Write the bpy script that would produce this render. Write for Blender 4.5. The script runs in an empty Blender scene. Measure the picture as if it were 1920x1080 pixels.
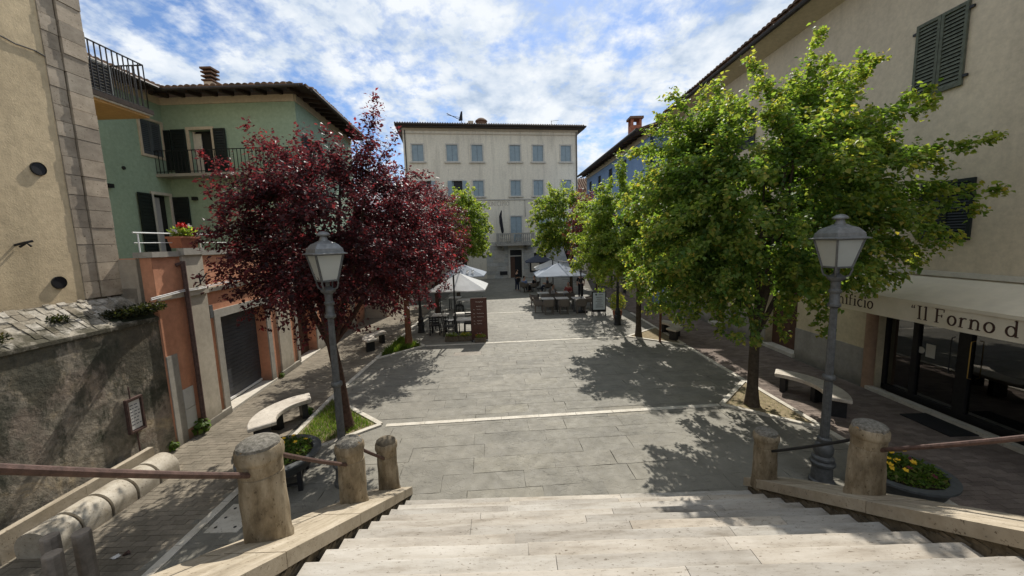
import bpy, bmesh, math, random
import numpy as np
from mathutils import Vector, Matrix
R = math.radians
rnd = random.Random(7)
S = bpy.context.scene
COL = S.collection

# ------------------------------------------------------------------ camera
cam = bpy.data.cameras.new('camera'); camo = bpy.data.objects.new('camera', cam); COL.objects.link(camo)
dn = np.array([180., 5800., 720.]); dn /= np.linalg.norm(dn); up = -dn
fw = np.array([0, 0, 1.]); fw -= fw.dot(up)*up; fw /= np.linalg.norm(fw)
rt = np.cross(fw, up); rt = rt if rt[0] > 0 else -rt
RM = np.stack([rt, fw, up])                      # photo axes (right, down, forward) -> world
cx, cy, cz = RM @ np.array([1, 0, 0.]), RM @ np.array([0, -1, 0.]), RM @ np.array([0, 0, -1.])
M = Matrix([[cx[i], cy[i], cz[i], (0, 0, 4.0)[i]] for i in range(3)] + [[0, 0, 0, 1]])
camo.matrix_world = M
cam.sensor_width = 36; cam.lens = 36*720/1920
cam.clip_start = .05; cam.clip_end = 5000
S.camera = camo

# ------------------------------------------------------------------ world, sun, exposure
SUNV = Vector((.14, .92, 1.0)).normalized()
elev = math.asin(SUNV.z); azim = math.atan2(SUNV.x, SUNV.y)
W = bpy.data.worlds.new('World'); S.world = W; W.use_nodes = True
nt = W.node_tree; nt.nodes.clear()
def wn(t, **k):
    n = nt.nodes.new(t)
    for a, b in k.items(): setattr(n, a, b)
    return n
wl = nt.links.new
sky = wn('ShaderNodeTexSky', sky_type='NISHITA', sun_disc=False, sun_elevation=elev, sun_rotation=azim, air_density=1.0, dust_density=.6, ozone_density=2.0)
tc = wn('ShaderNodeTexCoord'); sp = wn('ShaderNodeSeparateXYZ'); wl(tc.outputs['Generated'], sp.inputs[0])
mx = wn('ShaderNodeMath', operation='MAXIMUM'); mx.inputs[1].default_value = .06; wl(sp.outputs['Z'], mx.inputs[0])
ad = wn('ShaderNodeMath', operation='ADD'); ad.inputs[1].default_value = .28; wl(mx.outputs[0], ad.inputs[0])
dv = wn('ShaderNodeVectorMath', operation='DIVIDE'); cb = wn('ShaderNodeCombineXYZ')
for i in range(3): wl(ad.outputs[0], cb.inputs[i])
wl(tc.outputs['Generated'], dv.inputs[0]); wl(cb.outputs[0], dv.inputs[1])
def wnoise(scale, det, rough, off, dist=0.0, stretch=(1, 1, 0)):
    m = wn('ShaderNodeMapping'); m.inputs['Location'].default_value = off; m.inputs['Scale'].default_value = stretch
    wl(dv.outputs[0], m.inputs['Vector'])
    n = wn('ShaderNodeTexNoise'); n.inputs['Scale'].default_value = scale; n.inputs['Detail'].default_value = det
    n.inputs['Roughness'].default_value = rough; n.inputs['Distortion'].default_value = dist
    wl(m.outputs[0], n.inputs['Vector']); return n.outputs['Fac']
def wmath(op, a, b):
    n = wn('ShaderNodeMath', operation=op)
    for i, v in enumerate((a, b)):
        if isinstance(v, (int, float)): n.inputs[i].default_value = v
        else: wl(v, n.inputs[i])
    return n.outputs[0]
def wramp(f, pts):
    n = wn('ShaderNodeValToRGB'); el = n.color_ramp.elements
    while len(el) < len(pts): el.new(.5)
    for e, (p, c) in zip(el, pts): e.position = p; e.color = (*c, 1)
    wl(f, n.inputs[0]); return n.outputs[0]
big = wnoise(1.5, 6, .58, (2.35, .6, 0))
cell = wnoise(9, 6, .62, (.4, .2, 0), .12, (1, .85, 0))
fine = wnoise(28, 5, .6, (1.4, 2.2, 0), .1)
dens = wmath('ADD', wmath('MULTIPLY', big, 1.05), wmath('ADD', wmath('MULTIPLY', cell, .68), wmath('MULTIPLY', fine, .22)))
cover = wramp(dens, [(.80, (0, 0, 0)), (1.0, (1, 1, 1))])
shade = wramp(wmath('ADD', wmath('MULTIPLY', wnoise(4.2, 5, .6, (5.2, 1.2, 0), .1), .72), wmath('MULTIPLY', cell, .28)), [(.38, (3.4, 4.2, 5.4)), (.47, (5.0, 5.6, 6.4)), (.58, (6.6, 6.9, 7.2))])
wtint = wn('ShaderNodeMix', data_type='RGBA', blend_type='MULTIPLY'); wtint.inputs[0].default_value = 1; wl(sky.outputs[0], wtint.inputs[6]); wtint.inputs[7].default_value = (.60, .72, .88, 1)
wmix = wn('ShaderNodeMix', data_type='RGBA'); wl(cover, wmix.inputs[0]); wl(wtint.outputs[2], wmix.inputs[6]); wl(shade, wmix.inputs[7])
bg = wn('ShaderNodeBackground'); bg.inputs['Strength'].default_value = .092; wl(wmix.outputs[2], bg.inputs['Color'])
wo = wn('ShaderNodeOutputWorld'); wl(bg.outputs[0], wo.inputs[0])
sun = bpy.data.lights.new('sun', 'SUN'); sun.energy = 3.7; sun.angle = R(.53); sun.color = (1, .95, .87)
suno = bpy.data.objects.new('sun', sun); COL.objects.link(suno); suno.location = (5, 30, 40)
suno.rotation_euler = SUNV.to_track_quat('Z', 'Y').to_euler()
S.view_settings.view_transform = 'Standard'; S.view_settings.look = 'None'; S.view_settings.gamma = 1
S.view_settings.use_curve_mapping = False; S.view_settings.exposure = .62
S.render.engine = 'CYCLES'; S.cycles.max_bounces = 7; S.cycles.diffuse_bounces = 4; S.cycles.glossy_bounces = 3
S.cycles.transparent_max_bounces = 12; S.cycles.transmission_bounces = 4; S.cycles.use_denoising = True; S.cycles.caustics_reflective = False; S.cycles.caustics_refractive = False

# ------------------------------------------------------------------ materials
class NT:
    def __init__(s, name):
        s.m = bpy.data.materials.new(name); s.m.use_nodes = True; s.t = s.m.node_tree
        s.b = s.t.nodes['Principled BSDF']; s.g = s.t.nodes.new('ShaderNodeNewGeometry')
        s.P = s.g.outputs['Position']
    def n(s, t, **k):
        n = s.t.nodes.new(t)
        for a, b in k.items(): setattr(n, a, b)
        return n
    def put(s, v, i):
        if isinstance(v, (int, float)): i.default_value = v
        elif isinstance(v, tuple): i.default_value = (*v, 1) if len(v) == 3 and len(i.default_value) == 4 else v
        else: s.t.links.new(v, i)
    def vec(s, sc, off=(0, 0, 0), src=None):
        m = s.n('ShaderNodeMapping'); m.inputs['Scale'].default_value = sc; m.inputs['Location'].default_value = off
        s.t.links.new(src or s.P, m.inputs['Vector']); return m.outputs[0]
    def noise(s, scale, det=5, rough=.6, sc=(1, 1, 1), off=(0, 0, 0), dist=0, src=None):
        n = s.n('ShaderNodeTexNoise'); s.t.links.new(s.vec(sc, off, src), n.inputs['Vector'])
        n.inputs['Scale'].default_value = scale; n.inputs['Detail'].default_value = det; n.inputs['Roughness'].default_value = rough; n.inputs['Distortion'].default_value = dist
        return n.outputs['Fac']
    def vor(s, scale, sc=(1, 1, 1), feature='F1', out='Distance'):
        n = s.n('ShaderNodeTexVoronoi', feature=feature); s.t.links.new(s.vec(sc), n.inputs['Vector']); n.inputs['Scale'].default_value = scale
        return n.outputs[out]
    def ramp(s, f, pts):
        n = s.n('ShaderNodeValToRGB'); el = n.color_ramp.elements
        while len(el) < len(pts): el.new(.5)
        for e, (p, c) in zip(el, pts):
            e.position = p; e.color = (c, c, c, 1) if isinstance(c, (int, float)) else (*c, 1)
        s.t.links.new(f, n.inputs[0]); return n.outputs[0]
    def mix(s, f, a, b, mode='MIX'):
        n = s.n('ShaderNodeMix', data_type='RGBA', blend_type=mode)
        s.put(f, n.inputs[0]); s.put(a, n.inputs[6]); s.put(b, n.inputs[7]); return n.outputs[2]
    def math(s, op, a, b=0.0):
        n = s.n('ShaderNodeMath', operation=op); s.put(a, n.inputs[0]); s.put(b, n.inputs[1]); return n.outputs[0]
    def attr(s, name):
        n = s.n('ShaderNodeAttribute'); n.attribute_name = name; return n
    def z(s, a, b):
        n = s.n('ShaderNodeSeparateXYZ'); s.t.links.new(s.P, n.inputs[0])
        r = s.n('ShaderNodeMapRange'); s.t.links.new(n.outputs['Z'], r.inputs[0]); r.inputs[1].default_value = a; r.inputs[2].default_value = b
        return r.outputs[0]
    def bump(s, h, st=.3, d=.01):
        n = s.n('ShaderNodeBump'); n.inputs['Strength'].default_value = st; n.inputs['Distance'].default_value = d
        s.t.links.new(h, n.inputs['Height']); s.t.links.new(n.outputs[0], s.b.inputs['Normal'])
    def done(s, col, rough=.8, metal=0, spec=.3):
        s.put(col, s.b.inputs['Base Color']); s.put(rough, s.b.inputs['Roughness']); s.b.inputs['Metallic'].default_value = metal
        s.b.inputs['Specular IOR Level'].default_value = spec; return s.m
def dim(c, k): return tuple(x*k for x in c)
def plaster(name, c, c2=None, stain=.35, scale=1.0, base_dirt=None, bump=.25):
    t = NT(name); c2 = c2 or dim(c, .78)
    a = t.ramp(t.noise(.55*scale, 6, .62), [(.35, c2), (.62, c)])
    st = t.ramp(t.noise(1.6, 6, .6, (1.6, 1.6, .16)), [(.5, 0.), (.72, 1.)])
    a = t.mix(t.math('MULTIPLY', st, stain), a, dim(c, .5))
    sp = t.ramp(t.noise(9, 6, .7), [(.3, .82), (.7, 1.06)])
    a = t.mix(1., a, sp, 'MULTIPLY')
    if base_dirt:
        f = t.math('MULTIPLY', t.ramp(t.math('ADD', t.z(0, base_dirt), t.math('MULTIPLY', t.noise(2.2, 6, .65), .9)), [(.45, 1.), (1.0, 0.)]), .7)
        a = t.mix(f, a, (.13, .115, .09))
    t.bump(t.math('ADD', t.noise(38, 6, .7), t.math('MULTIPLY', t.noise(4, 4, .6), 1.5)), bump, .012)
    return t.done(a, .92, 0, .15)
def simple(name, c, rough=.6, metal=0, var=.25, scale=8, bump=0, spec=.4):
    t = NT(name)
    a = t.ramp(t.noise(scale, 5, .65), [(.3, dim(c, 1-var)), (.7, dim(c, 1+var*.5))])
    if bump: t.bump(t.noise(scale*5, 5, .65), bump, .006)
    return t.done(a, rough, metal, spec)
MT = {}
MT['tower'] = plaster('tower_plaster', (.72, .575, .365), (.58, .46, .29), .45, 1.3, None, .4)
MT['green'] = plaster('green_plaster', (.355, .465, .345), (.32, .425, .315), .10, .6, None, .1)
MT['cream'] = plaster('cream_plaster', (.62, .53, .40), (.55, .47, .35), .15, 1)
MT['orange'] = plaster('orange_plaster', (.64, .31, .185), (.53, .24, .14), .35, 1.4, 1.0)
MT['pilaster'] = plaster('pale_pilaster', (.52, .46, .36), (.42, .37, .29), .4, 1.4, .9)
MT['right'] = plaster('beige_plaster', (.68, .575, .42), (.61, .515, .38), .22, .5, None, .15)
MT['rightlow'] = plaster('ochre_plaster', (.66, .56, .36), (.58, .49, .32), .25, 1, 1.1)
MT['dado'] = plaster('grey_dado', (.40, .37, .31), (.32, .30, .26), .35, 1.6, .6)
MT['munic'] = plaster('ivory_plaster', (.80, .73, .58), (.73, .66, .53), .42, .35, None, .1)
MT['blue'] = plaster('blue_plaster', (.25, .36, .55), (.22, .32, .5), .15, .7)
MT['pale'] = plaster('pale_plaster', (.45, .38, .29), None, .3, .8)
def m_mould():
    t = NT('mouldy_render')
    a = t.ramp(t.noise(1.5, 8, .72, dist=.9), [(.30, (.10, .10, .07)), (.42, (.20, .18, .14)), (.54, (.34, .295, .23)), (.68, (.50, .40, .26))])
    pk = t.ramp(t.noise(.8, 6, .6, off=(3, 2, 1)), [(.53, 0.), (.585, 1.)])
    a = t.mix(t.math('MULTIPLY', pk, .6), a, (.30, .235, .185))
    mold = t.ramp(t.math('ADD', t.math('MULTIPLY', t.noise(2.2, 8, .72, (1, 1, .5), (8, 1, 0)), 1.0), t.math('MULTIPLY', t.z(0.4, 2.8), .26)), [(.585, 0.), (.67, 1.)])
    a = t.mix(1., a, t.ramp(t.noise(11, 8, .74), [(.3, .55), (.7, 1.2)]), 'MULTIPLY')
    a = t.mix(t.math('MULTIPLY', mold, .70), a, (.035, .04, .028))
    t.bump(t.math('ADD', t.noise(16, 8, .7), t.math('MULTIPLY', t.noise(2.5, 5, .6), 3)), .6, .03)
    return t.done(a, .95, 0, .1)
MT['mould'] = m_mould()
def m_trav(name, lo, mid, hi, along=(.8, 12, 12), dirty=.0, tint=True, pitv=(1.2, 1.2, 1.2)):
    t = NT(name)
    a = t.ramp(t.noise(1.6, 8, .70, along), [(.30, lo), (.47, mid), (.66, hi)])
    if tint:
        at = t.attr('tint').outputs['Fac']
        a = t.mix(1., a, t.ramp(at, [(0., (.74, .73, .71)), (.35, (.90, .89, .87)), (.6, (1.03, .97, .89)), (.8, (.94, .95, .95)), (1., (1.14, 1.10, 1.04))]), 'MULTIPLY')
    pit = t.ramp(t.noise(24, 5, .7, pitv), [(.33, 0.), (.40, 1.)])
    a = t.mix(1., a, t.mix(pit, (.34, .29, .24), (1, 1, 1)), 'MULTIPLY')
    wear = t.ramp(t.noise(1.1, 7, .7), [(.5, 0.), (.7, 1.)])
    a = t.mix(t.math('MULTIPLY', wear, .25+dirty), a, dim(lo, .55))
    t.bump(t.math('ADD', pit, t.noise(30, 5, .7)), .35, .008)
    return t.done(a, .75, 0, .25)
MT['step'] = m_trav('travertine_step', (.235, .205, .165), (.36, .332, .29), (.44, .415, .375), (.8, 4, 4), .12, True, (.9, 2.4, 2.4))
MT['coping'] = m_trav('travertine_coping', (.22, .18, .125), (.35, .295, .215), (.45, .39, .30), (9, 1, 1), .2, False)
MT['bollard'] = m_trav('weathered_bollard', (.085, .065, .04), (.21, .165, .105), (.36, .30, .21), (4, 4, 1.5), .3, False, (1.5, 1.5, .9))
MT['bench'] = m_trav('bench_stone', (.38, .33, .27), (.50, .45, .38), (.60, .55, .47), (2, 2, 2), .1, False)
MT['drum'] = m_trav('weathered_drum', (.28, .235, .17), (.42, .37, .29), (.54, .49, .40), (3, 3, 3), .3, False)
MT['kerb'] = m_trav('pale_kerb', (.40, .36, .29), (.52, .48, .40), (.60, .56, .48), (2, 2, 2), .1, False)
MT['quoin'] = m_trav('quoin_stone', (.30, .245, .185), (.42, .35, .265), (.52, .44, .34), (2, 2, 3), .2)
MT['quoin2'] = m_trav('grey_ashlar', (.36, .35, .32), (.46, .45, .41), (.54, .52, .48), (2, 2, 3), .1)
def m_cap():
    t = NT('lichen_cap')
    a = t.ramp(t.noise(30, 7, .75), [(.3, (.06, .056, .046)), (.5, (.19, .175, .145)), (.7, (.33, .30, .26))])
    l = t.ramp(t.noise(5, 4, .6, off=(2.2, 0, .3)), [(.62, 0.), (.67, 1.)])
    a = t.mix(t.math('MULTIPLY', l, .9), a, (.45, .22, .03))
    t.bump(t.noise(40, 7, .75), .9, .02); return t.done(a, .95, 0, .1)
MT['cap'] = m_cap()
def m_slab():
    t = NT('pietra_serena_slab')
    at = t.attr('tint').outputs['Fac']
    a = t.ramp(at, [(0., (.168, .158, .130)), (.4, (.191, .179, .147)), (.8, (.209, .194, .158)), (.95, (.218, .202, .158)), (1., (.226, .195, .157))])
    a = t.mix(1., a, t.ramp(t.noise(2.6, 7, .66), [(.28, .72), (.7, 1.22)]), 'MULTIPLY')
    a = t.mix(1., a, t.ramp(t.noise(.35, 4, .5), [(.35, .86), (.65, 1.1)]), 'MULTIPLY')
    sp = t.ramp(t.noise(60, 4, .7), [(.3, .86), (.7, 1.1)]); a = t.mix(1., a, sp, 'MULTIPLY')
    gum = t.ramp(t.vor(1.7), [(.03, 1.), (.04, 0.)]); a = t.mix(t.math('MULTIPLY', gum, .35), a, (.06, .06, .055))
    fl = t.ramp(t.noise(3.2, 3, .5, (1, 1.6, 1), dist=.8), [(.50, 0.), (.515, 1.)])
    cr = t.math('MULTIPLY', t.ramp(t.noise(1.5, 5, .55, (1, 2.6, 1), dist=.3), [(.488, 0.), (.5, 1.), (.512, 0.)]), t.ramp(t.noise(1.1, 3, .5, off=(4, 7, 0)), [(.50, 0.), (.56, 1.)]))
    a = t.mix(t.math('MULTIPLY', cr, .6), a, (.05, .048, .04))
    wp = t.ramp(t.noise(.22, 4, .6, off=(2, 9, 0)), [(.42, 0.), (.62, 1.)]); a = t.mix(t.math('MULTIPLY', wp, .30), a, (.24, .225, .185))
    h = t.math('ADD', t.math('MULTIPLY', t.noise(6, 6, .6), .8), t.math('ADD', t.math('MULTIPLY', fl, .34), t.math('MULTIPLY', t.noise(45, 4, .7), .3)))
    t.bump(h, .55, .022)
    return t.done(a, t.ramp(t.noise(5, 5, .6), [(.3, .62), (.7, .85)]), 0, .3)
MT['slab'] = m_slab()
def m_brick(name, c0, c1, c2):
    t = NT(name); at = t.attr('tint').outputs['Fac']
    a = t.ramp(at, [(0., c0), (.5, c1), (1., c2)])
    a = t.mix(1., a, t.ramp(t.noise(1.2, 6, .65), [(.3, .7), (.7, 1.2)]), 'MULTIPLY')
    a = t.mix(1., a, t.ramp(t.noise(40, 5, .7), [(.3, .8), (.7, 1.12)]), 'MULTIPLY')
    t.bump(t.noise(50, 5, .7), .4, .006); return t.done(a, .9, 0, .15)
MT['brickL'] = m_brick('brown_paver', (.185, .160, .122), (.215, .186, .142), (.242, .208, .16))
MT['brickR'] = m_brick('red_paver', (.155, .125, .105), (.195, .155, .13), (.235, .19, .16))
MT['ground'] = simple('packed_ground', (.13, .12, .10), .95, 0, .4, 2, .3, .1)
MT['joint'] = simple('mortar_joint', (.135, .128, .105), .95, 0, .4, 6, .3, .1)
MT['soil'] = simple('bed_soil', (.26, .21, .13), .95, 0, .4, 9, .5, .1)
MT['darksoil'] = simple('planter_soil', (.05, .038, .025), .95, 0, .4, 9, .5, .1)
MT['rubble'] = simple('rubble_stone', (.15, .125, .09), .95, 0, .55, 7, .9, .1)
def m_ledge():
    t = NT('ledge_stone'); at = t.attr('tint').outputs['Fac']
    a = t.ramp(at, [(0, (.26, .225, .17)), (.5, (.40, .36, .29)), (1, (.52, .48, .41))])
    a = t.mix(1., a, t.ramp(t.noise(14, 7, .7), [(.3, .55), (.7, 1.15)]), 'MULTIPLY')
    ms = t.ramp(t.math('ADD', t.noise(2.6, 7, .68), t.math('MULTIPLY', t.z(3.15, 2.66), .22)), [(.56, 0.), (.70, 1.)])
    a = t.mix(t.math('MULTIPLY', ms, .85), a, (.045, .042, .026))
    t.bump(t.noise(28, 7, .75), .9, .02); return t.done(a, .95, 0, .1)
MT['ledge'] = m_ledge()
MT['iron'] = simple('dark_iron', (.028, .028, .029), .5, .4, .3, 14, .1)
MT['lampgrey'] = simple('lamp_grey_paint', (.115, .117, .114), .55, .2, .4, 16, .15)
MT['lampdark'] = simple('lamp_dark_paint', (.035, .036, .036), .5, .3, .3, 16, .15)
MT['rust'] = simple('rusty_iron', (.105, .062, .05), .7, .2, .5, 18, .4)
MT['post'] = simple('weathered_steel', (.30, .255, .21), .6, .15, .35, 10, .2)
MT['wood'] = simple('dark_rafter_wood', (.045, .03, .022), .85, 0, .4, 10, .3)
MT['brownwood'] = simple('brown_door_wood', (.10, .05, .03), .7, 0, .35, 8, .2)
MT['tile'] = m_brick('roof_tile', (.10, .075, .055), (.17, .105, .07), (.24, .15, .10))
MT['gutter'] = simple('dark_gutter', (.05, .042, .036), .6, .3)
MT['shutdark'] = simple('dark_green_shutter', (.012, .018, .016), .55, 0, .3, 8)
MT['shutgrey'] = simple('weathered_green_shutter', (.115, .125, .09), .8, 0, .4, 9, .3)
MT['shutblue'] = simple('pale_blue_shutter', (.28, .345, .37), .75, 0, .15, 3)
MT['slatgrey'] = simple('blue_grey_slat', (.085, .10, .105), .7, 0, .2, 6)
MT['garage'] = simple('anthracite_roller', (.07, .075, .083), .5, .2, .3, 3)
MT['white'] = simple('white_paint', (.72, .72, .69), .6, 0, .08, 4)
MT['offwhite'] = simple('limewash_trim', (.58, .54, .46), .85, 0, .2, 5, .2)
MT['canvas'] = simple('awning_canvas', (.72, .64, .50), .9, 0, .10, 3, .1, .1)
MT['lettering'] = simple('brown_lettering', (.055, .025, .018), .7)
MT['faded'] = simple('faded_lettering', (.40, .34, .27), .9)
MT['chalk'] = simple('chalk_marks', (.62, .56, .50), .9)
MT['paper'] = simple('paper_sheet', (.70, .68, .64), .8, 0, .08)
MT['ink'] = simple('printed_ink', (.10, .11, .13), .8)
MT['boardbrown'] = simple('brown_menu_board', (.095, .04, .027), .7, 0, .3, 6)
MT['black'] = simple('black_paint', (.012, .012, .013), .5)
MT['wicker'] = simple('taupe_wicker', (.165, .14, .115), .8, 0, .3, 60, .6)
MT['tabletop'] = simple('pale_table_top', (.55, .52, .47), .6, 0, .1)
MT['terracotta'] = simple('terracotta', (.36, .13, .07), .8, 0, .25, 6, .2)
MT['bark'] = simple('grey_bark', (.085, .068, .05), .95, 0, .45, 14, 1.0, .1)
MT['redbark'] = simple('red_brown_bark', (.075, .045, .033), .95, 0, .45, 14, 1.0, .1)
MT['moss'] = simple('dark_moss', (.022, .028, .012), .95, 0, .5, 12, .8)
MT['brass'] = simple('brass', (.55, .36, .10), .35, .9, .1)
MT['mat'] = simple('black_mat', (.014, .014, .015), .95, 0, .2, 30, .3)
MT['interior'] = simple('shop_interior', (.06, .05, .042), .9, 0, .2)
MT['panel'] = simple('white_panel', (.56, .55, .50), .7, 0, .1, 5)
MT['soffit'] = plaster('sun_glow_soffit', (.66, .40, .17), None, .1)  # orange glow of reflected sun under the balcony, put into the colour
MT['darkcloth'] = simple('slate_canvas', (.055, .06, .085), .9)
MT['flagcloth'] = simple('dark_cloth', (.02, .02, .024), .9)
def m_canopy(name, c, tr=.35):
    t = NT(name); d = t.n('ShaderNodeBsdfDiffuse'); tl = t.n('ShaderNodeBsdfTranslucent'); mx = t.n('ShaderNodeMixShader')
    col = t.ramp(t.noise(2, 4, .6), [(.3, dim(c, .9)), (.7, c)])
    t.t.links.new(col, d.inputs[0]); t.t.links.new(col, tl.inputs[0]); mx.inputs[0].default_value = tr
    t.t.links.new(d.outputs[0], mx.inputs[1]); t.t.links.new(tl.outputs[0], mx.inputs[2])
    t.t.links.new(mx.outputs[0], t.t.nodes['Material Output'].inputs[0]); return t.m
MT['umbrella'] = m_canopy('white_canopy', (.74, .74, .72)); MT['umbrellagrey'] = m_canopy('grey_canopy', (.46, .50, .55)); MT['frost'] = m_canopy('frosted_glass', (.70, .71, .66), .45)
MT['curtain'] = m_canopy('pale_curtain', (.62, .60, .58), .3)
def m_leaf(name, pts, young, tr, gloss=.52):
    t = NT(name); at = t.attr('leaf'); sx = t.n('ShaderNodeSeparateColor'); t.t.links.new(at.outputs['Color'], sx.inputs[0])
    c = t.ramp(sx.outputs[0], pts); c = t.mix(sx.outputs[1], c, young)
    t.put(c, t.b.inputs['Base Color']); t.b.inputs['Roughness'].default_value = gloss; t.b.inputs['Specular IOR Level'].default_value = .28
    tl = t.n('ShaderNodeBsdfTranslucent'); t.t.links.new(t.mix(1., c, tr, 'MULTIPLY'), tl.inputs[0])
    mx = t.n('ShaderNodeMixShader'); mx.inputs[0].default_value = .52
    t.t.links.new(t.b.outputs[0], mx.inputs[1]); t.t.links.new(tl.outputs[0], mx.inputs[2])
    t.t.links.new(mx.outputs[0], t.t.nodes['Material Output'].inputs[0]); return t.m
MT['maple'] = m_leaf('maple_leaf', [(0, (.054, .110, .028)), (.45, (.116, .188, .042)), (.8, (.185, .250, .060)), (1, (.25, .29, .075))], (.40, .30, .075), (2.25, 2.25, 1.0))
MT['lime'] = m_leaf('light_maple_leaf', [(0, (.09, .15, .035)), (.5, (.15, .215, .05)), (1, (.22, .27, .07))], (.38, .33, .08), (2.3, 2.3, .9))
MT['plum'] = m_leaf('plum_leaf', [(0, (.021, .012, .014)), (.5, (.040, .019, .021)), (.85, (.068, .025, .028)), (1, (.11, .03, .035))], (.17, .036, .032), (3.0, 1.4, 1.5), .45)
MT['grass'] = m_leaf('grass_blade', [(0, (.05, .10, .015)), (.5, (.09, .15, .025)), (1, (.14, .19, .04))], (.22, .2, .07), (1.6, 1.7, .8))
MT['redbark2'] = simple('warm_bark', (.17, .085, .05), .95, 0, .4, 14, 1.0, .1)
MT['lamptop'] = simple('lamp_roof_paint', (.22, .225, .225), .5, .3, .3, 16, .15)
MT['bowl'] = simple('grey_iron_bowl', (.085, .09, .09), .6, .2, .3, 10, .1)
MT['panel2'] = simple('menu_sheet', (.52, .58, .62), .7, 0, .05)
MT['soffit2'] = simple('pinkish_pillar', (.34, .22, .14), .8, 0, .3, 6, .3)
MT['ivyleaf'] = m_leaf('ivy_leaf', [(0, (.012, .018, .006)), (.5, (.022, .03, .01)), (1, (.045, .05, .016))], (.10, .08, .03), (1.5, 1.5, .8))
MT['petal'] = simple('yellow_petal', (.72, .44, .02), .6); MT['redpetal'] = simple('red_petal', (.62, .02, .015), .6); MT['whitepetal'] = simple('white_petal', (.7, .66, .62), .6); MT['darkpetal'] = simple('maroon_petal', (.09, .012, .02), .6)
def m_glass():
    t = NT('shop_glass'); tr = t.n('ShaderNodeBsdfTransparent'); tr.inputs[0].default_value = (.62, .64, .63, 1); gl = t.n('ShaderNodeBsdfGlossy'); gl.inputs['Roughness'].default_value = .015
    fr = t.n('ShaderNodeFresnel'); fr.inputs['IOR'].default_value = 1.7; mx = t.n('ShaderNodeMixShader')
    t.t.links.new(t.math('ADD', t.math('MULTIPLY', fr.outputs[0], .9), .10), mx.inputs[0]); t.t.links.new(tr.outputs[0], mx.inputs[1]); t.t.links.new(gl.outputs[0], mx.inputs[2])
    t.t.links.new(mx.outputs[0], t.t.nodes['Material Output'].inputs[0]); return t.m
MT['glass'] = m_glass()
MT['skin'] = simple('skin', (.42, .25, .17), .6, 0, .1); MT['hair'] = simple('dark_hair', (.02, .014, .01), .6)
for nm, c in (('navy', (.02, .025, .05)), ('blackcloth', (.012, .012, .014)), ('bluecloth', (.16, .24, .42)), ('palecloth', (.45, .43, .42)), ('greycloth', (.10, .10, .11)), ('redcloth', (.28, .06, .05))):
    MT[nm] = simple(nm+'_cloth', c, .9)

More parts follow.
